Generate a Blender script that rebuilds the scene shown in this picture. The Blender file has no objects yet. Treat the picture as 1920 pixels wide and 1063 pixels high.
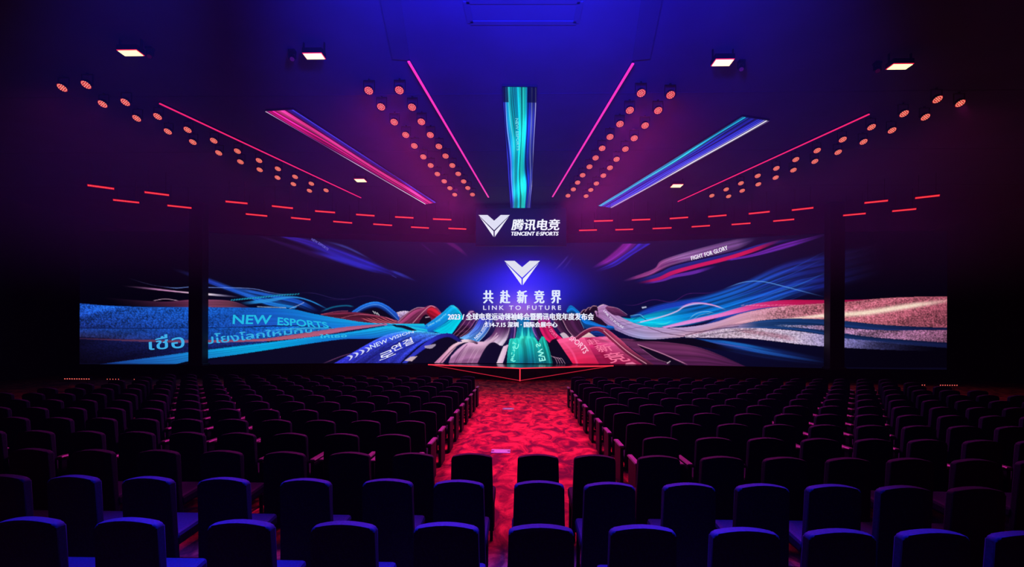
import bpy, bmesh, math, random
import numpy as np
from mathutils import Matrix, Vector
random.seed(7); RNG = np.random.default_rng(11)
SC = bpy.context.scene
COL = SC.collection

# ---------------------------------------------------------------- camera
FPX, PX0, PY0 = 900.0, 953.3, 628.0          # focal length and principal point for a 1920x1063 frame
YAW, ROLL, CAMH = 0.0252, 0.0048, 2.333
RIGHT = np.array([math.cos(YAW), math.sin(YAW), 0.0])
FWD = np.array([-math.sin(YAW), math.cos(YAW), 0.0])
UP = np.array([0.0, 0.0, 1.0])
cam_data = bpy.data.cameras.new('camera'); cam = bpy.data.objects.new('camera', cam_data); COL.objects.link(cam)
cam_data.sensor_fit = 'HORIZONTAL'; cam_data.sensor_width = 36.0; cam_data.lens = FPX/1920*36
cam_data.shift_x = (960-PX0)/1920; cam_data.shift_y = (PY0-531.5)/1920
cam_data.clip_start = 0.05; cam_data.clip_end = 200
xa = RIGHT*math.cos(ROLL)+UP*math.sin(ROLL); ya = -RIGHT*math.sin(ROLL)+UP*math.cos(ROLL)
cam.matrix_world = Matrix(((xa[0], ya[0], -FWD[0], 0), (xa[1], ya[1], -FWD[1], 0), (xa[2], ya[2], -FWD[2], CAMH), (0, 0, 0, 1)))
SC.camera = cam

# ---------------------------------------------------------------- world, view
w = bpy.data.worlds.new('world'); SC.world = w; w.use_nodes = True
w.node_tree.nodes['Background'].inputs[0].default_value = (0.002, 0.002, 0.012, 1)
w.node_tree.nodes['Background'].inputs[1].default_value = 0.3
HAZE_DENSITY, HAZE_LOW, HAZE_HIGH = 0.009, 3.8, 8.0      # thin stage haze hanging under the ceiling of the hall
_n = w.node_tree.nodes; _l = w.node_tree.links
_vs = _n.new('ShaderNodeVolumeScatter'); _vs.inputs['Anisotropy'].default_value = 0.2
_g = _n.new('ShaderNodeNewGeometry'); _s = _n.new('ShaderNodeSeparateXYZ'); _m = _n.new('ShaderNodeMapRange')
_m.inputs['From Min'].default_value = HAZE_LOW; _m.inputs['From Max'].default_value = HAZE_HIGH; _m.inputs['To Min'].default_value = 0.0002; _m.inputs['To Max'].default_value = HAZE_DENSITY
_l.new(_g.outputs['Position'], _s.inputs[0]); _l.new(_s.outputs['Z'], _m.inputs['Value']); _l.new(_m.outputs[0], _vs.inputs['Density'])
_l.new(_vs.outputs[0], _n['World Output'].inputs['Volume'])
SC.cycles.volume_max_steps = 8; SC.cycles.volume_step_rate = 20
SC.view_settings.view_transform = 'Standard'; SC.view_settings.look = 'None'
SC.view_settings.exposure = 0.0; SC.view_settings.gamma = 1.0; SC.view_settings.use_curve_mapping = False
cy = SC.cycles
cy.use_denoising = True; cy.max_bounces = 4; cy.diffuse_bounces = 2; cy.glossy_bounces = 2
cy.volume_bounces = 0; cy.transparent_max_bounces = 12; cy.use_light_tree = True
cy.sample_clamp_indirect = 4.0

ORD = ['first', 'second', 'third', 'fourth', 'fifth', 'sixth', 'seventh', 'eighth', 'ninth', 'tenth', 'eleventh', 'twelfth', 'thirteenth', 'fourteenth', 'fifteenth']
# light levels of the show rig (each used inside the lamp that gives it off)
BLUE_UP, BLUE_DOWN, PAR_W, PAR_W2, BAR_W, FLOOD_W = 8400.0, 21000.0, 310.0, 72.0, 34.0, 8.0

# ---------------------------------------------------------------- helpers
def ray(px, py):
    dx, dy = px-PX0, py-PY0
    c, s = math.cos(ROLL), math.sin(ROLL)
    a, b = dx*c+dy*s, -dx*s+dy*c
    return RIGHT*(a/FPX)+FWD-UP*(b/FPX)
def at_z(px, py, Z):
    d = ray(px, py); t = (Z-CAMH)/d[2]; return Vector(d*t+np.array([0, 0, CAMH]))
def at_y(px, py, Y):
    d = ray(px, py); t = Y/d[1]; return Vector(d*t+np.array([0, 0, CAMH]))
def project(P):
    """world points (n,3) -> photograph pixels"""
    q = P-np.array([0, 0, CAMH]); z = q@FWD
    a, b = q@RIGHT/z*FPX, -(q@UP)/z*FPX
    c, s = math.cos(ROLL), math.sin(ROLL)
    return PX0+a*c-b*s, PY0+a*s+b*c
def lin(c):
    c = np.clip(np.asarray(c, float)/255, 0, None)
    return np.where(c <= 0.04045, c/12.92, ((c+0.055)/1.055)**2.4)

def mat(name, color=(0.5, 0.5, 0.5), rough=0.6, metal=0.0, spec=0.5, noise=None, emit=None, strength=1.0, sample=True):
    m = bpy.data.materials.new(name); m.use_nodes = True
    nt = m.node_tree; b = nt.nodes['Principled BSDF']
    b.inputs['Base Color'].default_value = (*color, 1); b.inputs['Roughness'].default_value = rough
    b.inputs['Metallic'].default_value = metal; b.inputs['Specular IOR Level'].default_value = spec
    if noise:
        scale, amount, bump = noise
        tc = nt.nodes.new('ShaderNodeTexCoord'); n = nt.nodes.new('ShaderNodeTexNoise')
        n.inputs['Scale'].default_value = scale; n.inputs['Detail'].default_value = 4
        nt.links.new(tc.outputs['Object'], n.inputs['Vector'])
        r = nt.nodes.new('ShaderNodeValToRGB')
        r.color_ramp.elements[0].position = 0.3; r.color_ramp.elements[1].position = 0.7
        r.color_ramp.elements[0].color = (*[c*(1-amount) for c in color], 1)
        r.color_ramp.elements[1].color = (*[c*(1+amount) for c in color], 1)
        nt.links.new(n.outputs['Fac'], r.inputs['Fac']); nt.links.new(r.outputs['Color'], b.inputs['Base Color'])
        if bump:
            bp = nt.nodes.new('ShaderNodeBump'); bp.inputs['Strength'].default_value = bump
            nt.links.new(n.outputs['Fac'], bp.inputs['Height']); nt.links.new(bp.outputs['Normal'], b.inputs['Normal'])
    if emit is not None:
        b.inputs['Emission Color'].default_value = (*emit, 1); b.inputs['Emission Strength'].default_value = strength
    if not sample: m.cycles.emission_sampling = 'NONE'
    return m
def paint_mat(name, strength=1.0):
    """an LED screen: emits the picture held in the face's colour attribute"""
    m = bpy.data.materials.new(name); m.use_nodes = True; nt = m.node_tree
    for n in list(nt.nodes): nt.nodes.remove(n)
    a = nt.nodes.new('ShaderNodeAttribute'); a.attribute_name = 'picture'
    e = nt.nodes.new('ShaderNodeEmission'); e.inputs[1].default_value = strength
    o = nt.nodes.new('ShaderNodeOutputMaterial')
    nt.links.new(a.outputs['Color'], e.inputs[0]); nt.links.new(e.outputs[0], o.inputs[0])
    m.cycles.emission_sampling = 'NONE'
    return m

def link(name, me, m=None, parent=None, smooth=False):
    o = bpy.data.objects.new(name, me); COL.objects.link(o)
    if m is not None and len(me.materials) == 0: me.materials.append(m)
    if smooth:
        for p in me.polygons: p.use_smooth = True
    if parent is not None: o.parent = parent
    return o
def mesh_of(name, bm):
    me = bpy.data.meshes.new(name); bmesh.ops.recalc_face_normals(bm, faces=bm.faces); bm.to_mesh(me); bm.free(); return me
def tag(o, label, cat=None, group=None, kind=None):
    if label: o['label'] = label
    if cat: o['category'] = cat
    if group: o['group'] = group
    if kind: o['kind'] = kind
    return o
def thing(name, loc, label, cat, group=None, rz=0.0):
    o = bpy.data.objects.new(name, None); COL.objects.link(o); o.location = loc; o.rotation_euler = (0, 0, rz)
    o.empty_display_size = 0.2
    return tag(o, label, cat, group)
def box(bm, c, s, bevel=0.0, rot=None, seg=2):
    r = bmesh.ops.create_cube(bm, size=1.0)
    M = Matrix.Translation(c) @ (rot.to_4x4() if rot is not None else Matrix.Identity(4)) @ Matrix.Diagonal((*s, 1))
    vs = r['verts']; bmesh.ops.transform(bm, matrix=M, verts=vs)
    if bevel:
        es = list({e for v in vs for e in v.link_edges})
        bmesh.ops.bevel(bm, geom=es, offset=bevel, segments=seg, affect='EDGES', profile=0.5)
    return bm
def box_mesh(name, c, s, bevel=0.0, rot=None, seg=2):
    bm = bmesh.new(); box(bm, c, s, bevel, rot, seg); return mesh_of(name, bm)
def tube(bm, a, b, r, n=8, r2=None):
    a, b = Vector(a), Vector(b); d = b-a
    M = Matrix.Translation((a+b)/2) @ d.to_track_quat('Z', 'Y').to_matrix().to_4x4()
    bmesh.ops.create_cone(bm, cap_ends=True, segments=n, radius1=r, radius2=r if r2 is None else r2, depth=d.length, matrix=M)
def prism(bm, pts, y0, y1):
    """extrude an outline in XZ between two Y depths"""
    f = [bm.verts.new((x, y0, z)) for x, z in pts]; g = [bm.verts.new((x, y1, z)) for x, z in pts]
    n = len(pts)
    bm.faces.new(f); bm.faces.new(g[::-1])
    for i in range(n): bm.faces.new((f[i], g[i], g[(i+1) % n], f[(i+1) % n]))
def struct(name, me, m, parent=None, label=None):
    o = link(name, me, m, parent)
    o['kind'] = 'structure'
    if label: o['label'] = label
    return o

# ---------------------------------------------------------------- materials
M_BLACK = mat('black_paint', (0.012, 0.011, 0.016), 0.6, noise=(3, 0.25, 0.05))
M_WALL = mat('dark_wall_felt', (0.010, 0.009, 0.016), 0.9, noise=(1.2, 0.3, 0.1))
M_CEIL = mat('ceiling_paint', (0.032, 0.042, 0.125), 0.85, noise=(0.8, 0.10, 0.05))
M_CEIL2 = mat('ceiling_beam_paint', (0.028, 0.036, 0.108), 0.85, noise=(0.8, 0.15, 0.05))
M_DECK = mat('stage_deck', (0.012, 0.012, 0.018), 0.22, spec=0.6, noise=(2, 0.2, 0.0))
M_CHAIR = mat('chair_fabric', (0.0025, 0.006, 0.024), 0.75, spec=0.15, noise=(60, 0.35, 0.12))
M_PLAST = mat('chair_plastic', (0.005, 0.005, 0.016), 0.55, spec=0.15, noise=(20, 0.2, 0.0))
M_PAD = mat('armrest_wood', (0.08, 0.05, 0.05), 0.45, noise=(30, 0.3, 0.0))
M_HOUSE = mat('lamp_housing', (0.005, 0.005, 0.006), 0.7, spec=0.2, noise=(20, 0.2, 0.0))
M_STEEL = mat('brushed_steel', (0.55, 0.55, 0.6), 0.35, metal=0.9, noise=(40, 0.15, 0.02))
M_LED_FACE = mat('par_face_red_glow', (0.05, 0.005, 0.005), 0.5, emit=tuple(lin((205, 22, 42))), strength=0.95, sample=False, noise=(40, 0.2, 0))
M_LED = mat('par_led', (0.1, 0.02, 0.02), 0.5, emit=tuple(lin((255, 180, 140))), strength=1.0, sample=False, noise=(40, 0.1, 0))
M_BARFACE = mat('bar_face_red_glow', (0.05, 0.004, 0.004), 0.5, emit=tuple(lin((226, 12, 34))), strength=0.95, sample=False, noise=(40, 0.1, 0))
M_BARLED = mat('bar_led', (0.1, 0.02, 0.02), 0.5, emit=tuple(lin((255, 104, 92))), strength=1.2, sample=False, noise=(40, 0.1, 0))
M_NEON = mat('pink_neon', (0.2, 0.02, 0.1), 0.4, emit=tuple(lin((238, 46, 168))), strength=1.15, sample=False, noise=(6, 0.1, 0))
M_NEONRED = mat('red_pink_neon', (0.2, 0.02, 0.06), 0.4, emit=tuple(lin((236, 34, 104))), strength=1.1, sample=False, noise=(6, 0.1, 0))
M_REDLINE = mat('red_edge_light', (0.2, 0.02, 0.03), 0.4, emit=tuple(lin((250, 52, 70))), strength=1.2, sample=False, noise=(6, 0.1, 0))
M_REDLINE2 = mat('dim_red_edge_light', (0.2, 0.02, 0.03), 0.4, emit=tuple(lin((190, 30, 52))), strength=1.0, sample=False, noise=(6, 0.1, 0))
M_FLOOD = mat('flood_panel', (0.5, 0.5, 0.4), 0.4, emit=tuple(lin((255, 243, 175))), strength=1.6, sample=False, noise=(9, 0.1, 0))
M_FLOODHALO = mat('flood_halo_red', (0.2, 0.01, 0.03), 0.4, emit=tuple(lin((225, 20, 62))), strength=1.2, sample=False, noise=(9, 0.1, 0))  # emission imitates the red halo around the flood panels
M_WHITE = mat('print_white', (0.1, 0.1, 0.1), 0.5, emit=tuple(lin((236, 240, 246))), strength=1.0, sample=False, noise=(9, 0.1, 0))
M_SCREENBACK = mat('screen_cabinet', (0.010, 0.010, 0.014), 0.55, noise=(8, 0.2, 0))
PAINT = paint_mat('led_screen_picture')

def carpet_material():
    m = bpy.data.materials.new('red_patterned_carpet'); m.use_nodes = True; nt = m.node_tree
    b = nt.nodes['Principled BSDF']; b.inputs['Roughness'].default_value = 0.9; b.inputs['Specular IOR Level'].default_value = 0.15
    tc = nt.nodes.new('ShaderNodeTexCoord')
    mp = nt.nodes.new('ShaderNodeMapping'); mp.inputs['Rotation'].default_value = (0, 0, 0.5); mp.inputs['Scale'].default_value = (1.0, 0.55, 1)
    nt.links.new(tc.outputs['Object'], mp.inputs[0])
    n1 = nt.nodes.new('ShaderNodeTexNoise'); n1.inputs['Scale'].default_value = 3.0; n1.inputs['Detail'].default_value = 9
    n1.inputs['Roughness'].default_value = 0.62; n1.inputs['Distortion'].default_value = 1.0
    nt.links.new(mp.outputs[0], n1.inputs['Vector'])
    r1 = nt.nodes.new('ShaderNodeValToRGB'); e = r1.color_ramp.elements
    e[0].position = 0.40; e[0].color = (0.16, 0.014, 0.024, 1); e[1].position = 0.60; e[1].color = (0.95, 0.16, 0.07, 1)
    k = r1.color_ramp.elements.new(0.50); k.color = (0.50, 0.05, 0.035, 1)
    nt.links.new(n1.outputs['Fac'], r1.inputs['Fac'])
    n2 = nt.nodes.new('ShaderNodeTexNoise'); n2.inputs['Scale'].default_value = 60; n2.inputs['Detail'].default_value = 2
    nt.links.new(tc.outputs['Object'], n2.inputs['Vector'])
    mx = nt.nodes.new('ShaderNodeMixRGB'); mx.blend_type = 'MULTIPLY'; mx.inputs[0].default_value = 0.5
    nt.links.new(r1.outputs[0], mx.inputs[1]); nt.links.new(n2.outputs['Fac'], mx.inputs[2])
    nt.links.new(mx.outputs[0], b.inputs['Base Color'])
    bp = nt.nodes.new('ShaderNodeBump'); bp.inputs['Strength'].default_value = 0.25
    nt.links.new(n2.outputs['Fac'], bp.inputs['Height']); nt.links.new(bp.outputs[0], b.inputs['Normal'])
    return m
M_CARPET = carpet_material()

# ---------------------------------------------------------------- the hall
FLOOR_X, Y_BACK, Y_NEAR, CEIL = 25.0, 31.0, -6.0, 8.85
struct('floor', box_mesh('floor', (0, (Y_BACK+Y_NEAR)/2, -0.1), (2*FLOOR_X, Y_BACK-Y_NEAR, 0.2)), M_CARPET, label='red and crimson mottled carpet floor of the hall')
struct('ceiling', box_mesh('ceiling', (0, (Y_BACK+Y_NEAR)/2, CEIL+0.15), (2*FLOOR_X, Y_BACK-Y_NEAR, 0.3)), M_CEIL, label='dark flat ceiling washed with blue light')
for nm, c, s in (('wall_left', (-FLOOR_X-0.15, 12.5, CEIL/2), (0.3, 37.6, CEIL)), ('wall_right', (FLOOR_X+0.15, 12.5, CEIL/2), (0.3, 37.6, CEIL)),
                 ('wall_back', (0, Y_BACK+0.15, CEIL/2), (2*FLOOR_X, 0.3, CEIL)), ('wall_front', (0, Y_NEAR-0.15, CEIL/2), (2*FLOOR_X, 0.3, CEIL))):
    struct(nm, box_mesh(nm, c, s), M_WALL, label='unlit black wall of the hall')
def ceiling_strip(name, a, b, wd, dp, m):
    """a flat bar under the ceiling between two ceiling points"""
    a, b = Vector(a), Vector(b); d = b-a
    bm = bmesh.new(); box(bm, ((a+b)/2)-Vector((0, 0, dp/2)), (wd, d.length, dp), rot=Matrix.Rotation(math.atan2(-d.x, d.y), 3, 'Z'))
    return struct(name, mesh_of(name, bm), m)
T = 0
for a, b, wd in (((722, -60), (752, 110), 0.40), ((1232, -60), (1202, 110), 0.40)):
    T += 1; ceiling_strip('trim_%d' % T, at_z(*a, CEIL), at_z(*b, CEIL), wd, 0.03, M_CEIL2)
fr = [at_z(874, 2, CEIL), at_z(1088, 2, CEIL), at_z(1080, 42, CEIL), at_z(882, 42, CEIL)]
for i in range(4):
    T += 1; ceiling_strip('trim_%d' % T, fr[i], fr[(i+1) % 4], 0.12, 0.02, M_CEIL2)
for yy in (13.0, 17.0, 21.0):
    T += 1; ceiling_strip('trim_%d' % T, (-24.5, yy, CEIL), (24.5, yy, CEIL), 0.08, 0.006, M_CEIL2)

# seam where the aisle carpet ends
T += 1
struct('trim_%d' % T, box_mesh('seam', (0.05, 19.0, 0.006), (2.9, 0.08, 0.012)), M_BLACK, label='dark seam strip across the aisle carpet')

# ---------------------------------------------------------------- stage
DECK_Z, DECK_Y = 0.72, 26.1
bm = bmesh.new(); box(bm, (0, (DECK_Y+Y_BACK-0.1)/2, DECK_Z/2), (2*FLOOR_X-0.4, Y_BACK-0.1-DECK_Y, DECK_Z))
stage = thing('stage', (0, DECK_Y, 0), 'low black stage running along the foot of the video wall', 'stage')
def under(o, parent):
    o.parent = parent; o.matrix_parent_inverse = Matrix.Translation(-parent.location) if parent.rotation_euler.z == 0 else parent.matrix_basis.inverted()
    return o
under(link('deck', mesh_of('deck', bm), M_DECK), stage)
cl, cr, tt, tb = at_y(803, 681.5, DECK_Y+0.01), at_y(1150, 684.5, DECK_Y+0.01), at_z(975, 689.5, DECK_Z), None
cl.z = cr.z = DECK_Z; tb = Vector((tt.x, tt.y+0.35, 0.07))
bm = bmesh.new()
v = [bm.verts.new(p) for p in (cl, tt, cr, tb, Vector((cl.x, DECK_Y+0.01, 0.0)), Vector((cr.x, DECK_Y+0.01, 0.0)), Vector((0.05, DECK_Y+0.01, 0.0)))]
bm.faces.new((v[0], v[1], v[2])); bm.faces.new((v[0], v[3], v[1])); bm.faces.new((v[1], v[3], v[2]))
bm.faces.new((v[0], v[6], v[3])); bm.faces.new((v[2], v[3], v[6])); bm.faces.new((v[0], v[2], v[6]))
under(link('prow', mesh_of('prow', bm), M_DECK), stage)
def edge_light(a, b, r, m, nm='edge_light'):
    a, b = a-Vector((0, 0.01, r)), b-Vector((0, 0.01, r))
    bm = bmesh.new(); tube(bm, a, b, r, 6); return under(link(nm, mesh_of(nm, bm), m), stage)
edge_light(cl, tt, 0.028, M_REDLINE); edge_light(tt, cr, 0.028, M_REDLINE); edge_light(tt, tb, 0.03, M_REDLINE)
edge_light(cl, tb, 0.016, M_REDLINE2); edge_light(cr, tb, 0.016, M_REDLINE2)

# ---------------------------------------------------------------- pictures shown on the LED screens
# The show graphics are drawn into an array and carried by the colour attribute of each screen's face.
CX0, CY0, CW, CH, CS = 130, 420, 1670, 285, 1.6
canvas = np.zeros((int(CH*CS), int(CW*CS), 3))
def cr(pts, n):
    """Catmull-Rom through points, n samples"""
    p = np.asarray(pts, float)
    if len(p) == 2: t = np.linspace(0, 1, n)[:, None]; return p[0]*(1-t)+p[1]*t
    p = np.vstack([2*p[0]-p[1], p, 2*p[-1]-p[-2]])
    seg = np.linalg.norm(np.diff(p[1:-1], axis=0), axis=1); cum = np.concatenate([[0], np.cumsum(seg)]); cum /= cum[-1]
    u = np.linspace(0, 1, n); i = np.clip(np.searchsorted(cum, u, side='right')-1, 0, len(seg)-1)
    t = ((u-cum[i])/np.maximum(cum[i+1]-cum[i], 1e-9))[:, None]
    a, b, c, d = p[i], p[i+1], p[i+2], p[i+3]
    return 0.5*((2*b)+(c-a)*t+(2*a-5*b+4*c-d)*t*t+(3*b-a-3*c+d)*t**3)
def grad(stops, u):
    stops = [(s if isinstance(s[1], (tuple, list)) else (s[0], (s[1],))) for s in stops]
    xs = [s[0] for s in stops]; return np.stack([np.interp(u, xs, [s[1][k] for s in stops]) for k in range(len(stops[0][1]))], -1)
def noise1(x, seed):
    r = np.random.default_rng(seed).random(4096); i = np.floor(x).astype(int); f = x-i; f = f*f*(3-2*f)
    return r[i % 4096]*(1-f)+r[(i+1) % 4096]*f
def splat(xy, rgb, al, mode='over'):
    H, W = canvas.shape[:2]
    ix = np.floor((xy[:, 0]-CX0)*CS).astype(int); iy = np.floor((xy[:, 1]-CY0)*CS).astype(int)
    ok = (ix >= 0) & (ix < W) & (iy >= 0) & (iy < H); k = iy[ok]*W+ix[ok]
    if len(k) == 0: return
    lo, hi = k.min(), k.max()+1; k = k-lo; n = hi-lo
    cnt = np.bincount(k, minlength=n); hit = cnt > 0
    a = np.bincount(k, al[ok], n)[hit]/cnt[hit]
    c = np.stack([np.bincount(k, rgb[ok, j], n)[hit]/cnt[hit] for j in range(3)], -1)
    flat = canvas.reshape(-1, 3); idx = np.nonzero(hit)[0]+lo
    flat[idx] = flat[idx]*(1-a[:, None])+c*a[:, None] if mode == 'over' else flat[idx]+c*a[:, None]
SEED = [100]
def ribbon(top, bot, cols, cbot=None, streak=0.0, freq=14, alpha=1.0, fade=(0, 0), soft=0.0, weave=0.0, mode='over', curl=0.0, gain=1.0):
    """a band between two edge curves; colours run along it, cbot gives the lower edge its own colours"""
    SEED[0] += 1; sd = SEED[0]
    t0, b0 = np.asarray(top, float), np.asarray(bot, float)
    L = max(np.linalg.norm(np.diff(t0, axis=0), axis=1).sum(), np.linalg.norm(np.diff(b0, axis=0), axis=1).sum())
    nu = int(L*CS*2.2)+4; A, B = cr(top, nu), cr(bot, nu)
    th = np.linalg.norm(A-B, axis=1).max(); nv = int(th*CS*2.2)+3
    v = np.linspace(0, 1, nv); u = np.linspace(0, 1, nu)
    xy = A[:, None]*(1-v)[None, :, None]+B[:, None]*v[None, :, None]
    if not isinstance(cols, list): cols = [(0, cols), (1, cols)]
    if cbot is not None and not isinstance(cbot, list): cbot = [(0, cbot), (1, cbot)]
    c1 = grad(cols, u); c2 = grad(cbot, u) if cbot else c1
    rgb = c1[:, None]*(1-v)[None, :, None]+c2[:, None]*v[None, :, None]
    V = np.broadcast_to(v, (nu, nv)); U = np.broadcast_to(u[:, None], (nu, nv))
    if streak:
        s = noise1(V*freq+noise1(U*5, sd+900)*0.8, sd)*0.6+noise1(V*freq*2.7+U*1.5, sd+500)*0.4
        rgb = rgb*(1+streak*(s-0.5)*2)[..., None]
    if weave:
        g = np.random.default_rng(sd).random((nu, nv))
        X, Y = xy[..., 0], xy[..., 1]
        p = np.sin((X*0.9+Y*1.3)*1.55)*np.sin((Y-X*0.35)*1.9)
        rgb = rgb*(1+weave*(p*0.9+(noise1(X*0.55+np.floor(Y*0.6)*37.3, sd)-0.5)*1.6+(noise1(X*0.02+Y*0.09, sd+3)-0.5)))[..., None]
    al = np.ones((nu, nv))
    if not np.isscalar(alpha): al *= grad(alpha, u)[..., 0][:, None]
    else: al *= alpha
    if fade[0]: al *= np.clip(U/fade[0], 0, 1)
    if fade[1]: al *= np.clip((1-U)/fade[1], 0, 1)
    if soft: al *= np.clip(np.minimum(V, 1-V)/soft, 0, 1)**1.3
    splat(xy.reshape(-1, 2), np.clip(rgb*gain, 0, 255).reshape(-1, 3), al.reshape(-1), mode)
def line(pts, wd, col, alpha=1.0, fade=(0, 0), soft=0.3, mode='over'):
    p = cr(pts, 40); d = np.gradient(p, axis=0); d /= np.linalg.norm(d, axis=1)[:, None]+1e-9
    n = np.stack([-d[:, 1], d[:, 0]], -1)*wd/2
    ribbon(p+n, p-n, col, alpha=alpha, fade=fade, soft=soft, mode=mode)
def glow(cx, cy, sx, sy, col, pw=1.0):
    H, W = canvas.shape[:2]
    x = np.arange(W)/CS+CX0; y = np.arange(H)/CS+CY0
    g = np.exp(-(((x[None]-cx)/sx)**2+((y[:, None]-cy)/sy)**2)**pw/2)
    canvas[:] += g[..., None]*np.asarray(col, float)

def paint_wall():
    xx = np.arange(canvas.shape[1])/CS+CX0; k = np.exp(-((xx-975)/330)**2)[None, :, None]
    canvas[:] = np.where((np.abs(xx-968) > 595)[None, :, None], np.array((2, 1, 9)), np.array((5, 4, 20)))*(1-k)+np.array((9, 8, 36))*k
    glow(980, 520, 260, 120, (4, 5, 36)); glow(982, 540, 92, 44, (20, 21, 150), 1.4); glow(978, 583, 40, 26, (120, 70, 40)); glow(979, 512, 34, 24, (20, 5, 40))
    glow(580, 640, 150, 60, (0, 5, 18)); glow(1400, 560, 110, 90, (2, 6, 26))
    # --- floating streaks above, left of the emblem
    ribbon([(455, 432), (530, 452), (600, 470), (660, 490)], [(455, 433), (530, 462), (590, 486), (650, 502)], (52, 20, 92), alpha=0.45, fade=(0.3, 0.3), soft=0.4, streak=0.5)
    ribbon([(498, 434), (580, 446), (640, 462), (700, 488), (740, 508), (778, 526)], [(500, 436), (570, 462), (630, 492), (680, 507), (725, 517), (776, 529)],
           [(0, (60, 28, 150)), (0.35, (36, 30, 150)), (0.7, (38, 36, 178)), (1, (24, 22, 110))], alpha=0.9, fade=(0.1, 0.3), soft=0.35, streak=0.5, freq=6)
    ribbon([(602, 448), (650, 460), (700, 486)], [(600, 452), (650, 468), (698, 490)], (74, 82, 196), alpha=0.6, fade=(0.4, 0.3), soft=0.4)
    ribbon([(580, 466), (650, 484), (716, 510)], [(580, 474), (650, 498), (714, 516)], (46, 44, 205), alpha=0.75, fade=(0.3, 0.3), soft=0.4)
    ribbon([(730, 504), (755, 512), (785, 528)], [(730, 508), (752, 519), (784, 529)], (54, 60, 190), alpha=0.7, fade=(0.2, 0.6), soft=0.3)
    ribbon([(734, 515), (742, 519)], [(736, 518), (744, 522)], (70, 70, 180), alpha=0.6, soft=0.3)
    ribbon([(789, 455), (800, 462), (822, 480)], [(790, 458), (800, 468), (820, 483)], (86, 24, 100), alpha=0.5, fade=(0, 0.5), soft=0.3)
    ribbon([(832, 456), (856, 470), (880, 486)], [(856, 456), (868, 466), (882, 484)], (104, 26, 104), alpha=0.7, fade=(0, 0.5), soft=0.3)
    # --- right of the emblem
    ribbon([(1037, 508), (1052, 492), (1066, 476)], [(1041, 508), (1056, 494), (1068, 478)], (92, 62, 172), alpha=0.55, fade=(0.3, 0.2), soft=0.4)
    ribbon([(1050, 510), (1062, 494), (1078, 474)], [(1054, 510), (1066, 496), (1082, 474)], (62, 44, 150), alpha=0.5, fade=(0.3, 0.5), soft=0.4)
    ribbon([(1106, 503), (1132, 485), (1150, 470), (1164, 457)], [(1110, 505), (1148, 492), (1180, 472), (1196, 457)], (140, 34, 150), (112, 36, 150), alpha=0.9, fade=(0.35, 0), soft=0.15, streak=0.4, freq=6)
    ribbon([(1114, 508), (1150, 490), (1180, 470), (1194, 457)], [(1118, 511), (1156, 498), (1190, 476), (1222, 457)], (58, 42, 196), (46, 40, 205), alpha=0.9, fade=(0.35, 0), soft=0.15, streak=0.4, freq=6)
    # --- the ribbon reading FIGHT FOR GLORY
    ribbon([(1166, 526), (1205, 512), (1228, 502), (1240, 488), (1280, 474), (1330, 460), (1380, 448), (1420, 445)],
           [(1168, 529), (1214, 518), (1236, 508), (1262, 497), (1310, 485), (1360, 474), (1392, 464), (1422, 447)],
           [(0, (110, 40, 110)), (0.25, (160, 70, 140)), (0.45, (150, 100, 165)), (0.8, (110, 70, 130)), (1, (90, 60, 110))], alpha=0.95, fade=(0.1, 0.15), soft=0.06, streak=0.45, freq=8)
    ribbon([(1228, 506), (1250, 492), (1300, 480)], [(1228, 509), (1252, 497), (1300, 484)], (84, 30, 92), alpha=0.7, soft=0.3, fade=(0.2, 0.4))
    ribbon([(1186, 528), (1236, 511), (1262, 499), (1320, 485), (1380, 471), (1440, 454), (1510, 445)], [(1190, 531), (1240, 519), (1266, 507), (1320, 492), (1385, 476), (1442, 460), (1510, 447)], (32, 44, 140), (26, 30, 120), alpha=0.95, fade=(0.1, 0.25), soft=0.08)
    ribbon([(1192, 530), (1232, 520), (1258, 508), (1300, 496), (1360, 481), (1405, 467), (1440, 455), (1476, 443)], [(1194, 533), (1236, 526), (1264, 515), (1302, 504), (1362, 489), (1410, 474), (1446, 460), (1478, 445)],
           [(0, (150, 20, 90)), (0.3, (214, 26, 100)), (0.7, (218, 22, 84)), (1, (120, 16, 70))], alpha=0.95, fade=(0.1, 0.2), soft=0.12)
    ribbon([(1204, 531), (1240, 524), (1262, 515), (1300, 507), (1344, 496)], [(1206, 534), (1242, 528), (1266, 521), (1304, 514), (1346, 500)], (112, 44, 176), alpha=0.85, fade=(0.15, 0.25), soft=0.15)
    ribbon([(1360, 487), (1410, 476), (1470, 456), (1555, 436)], [(1362, 490), (1420, 480), (1480, 465), (1555, 440)], (126, 40, 182), [(0, (110, 44, 190)), (1, (90, 30, 140))], alpha=0.9, fade=(0.05, 0.35), soft=0.15, streak=0.4, freq=5)
    # --- the fan of blue beams on the right
    ribbon([(1180, 592), (1240, 568), (1320, 552), (1390, 528), (1460, 495), (1520, 478), (1660, 450)], [(1200, 614), (1280, 612), (1350, 596), (1420, 578), (1490, 560), (1555, 546), (1660, 520)],
           [(0, (10, 90, 190)), (0.2, (12, 96, 205)), (0.4, (26, 92, 205)), (0.62, (28, 44, 150)), (0.8, (16, 22, 84)), (1, (10, 10, 44))], [(0, (0, 160, 215)), (0.3, (0, 136, 225)), (0.5, (20, 96, 200)), (0.75, (18, 26, 100)), (1, (10, 10, 44))],
           alpha=[(0, 0.8), (0.75, 0.9), (1, 0.0)], soft=0.14, streak=0.62, freq=13)
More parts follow.
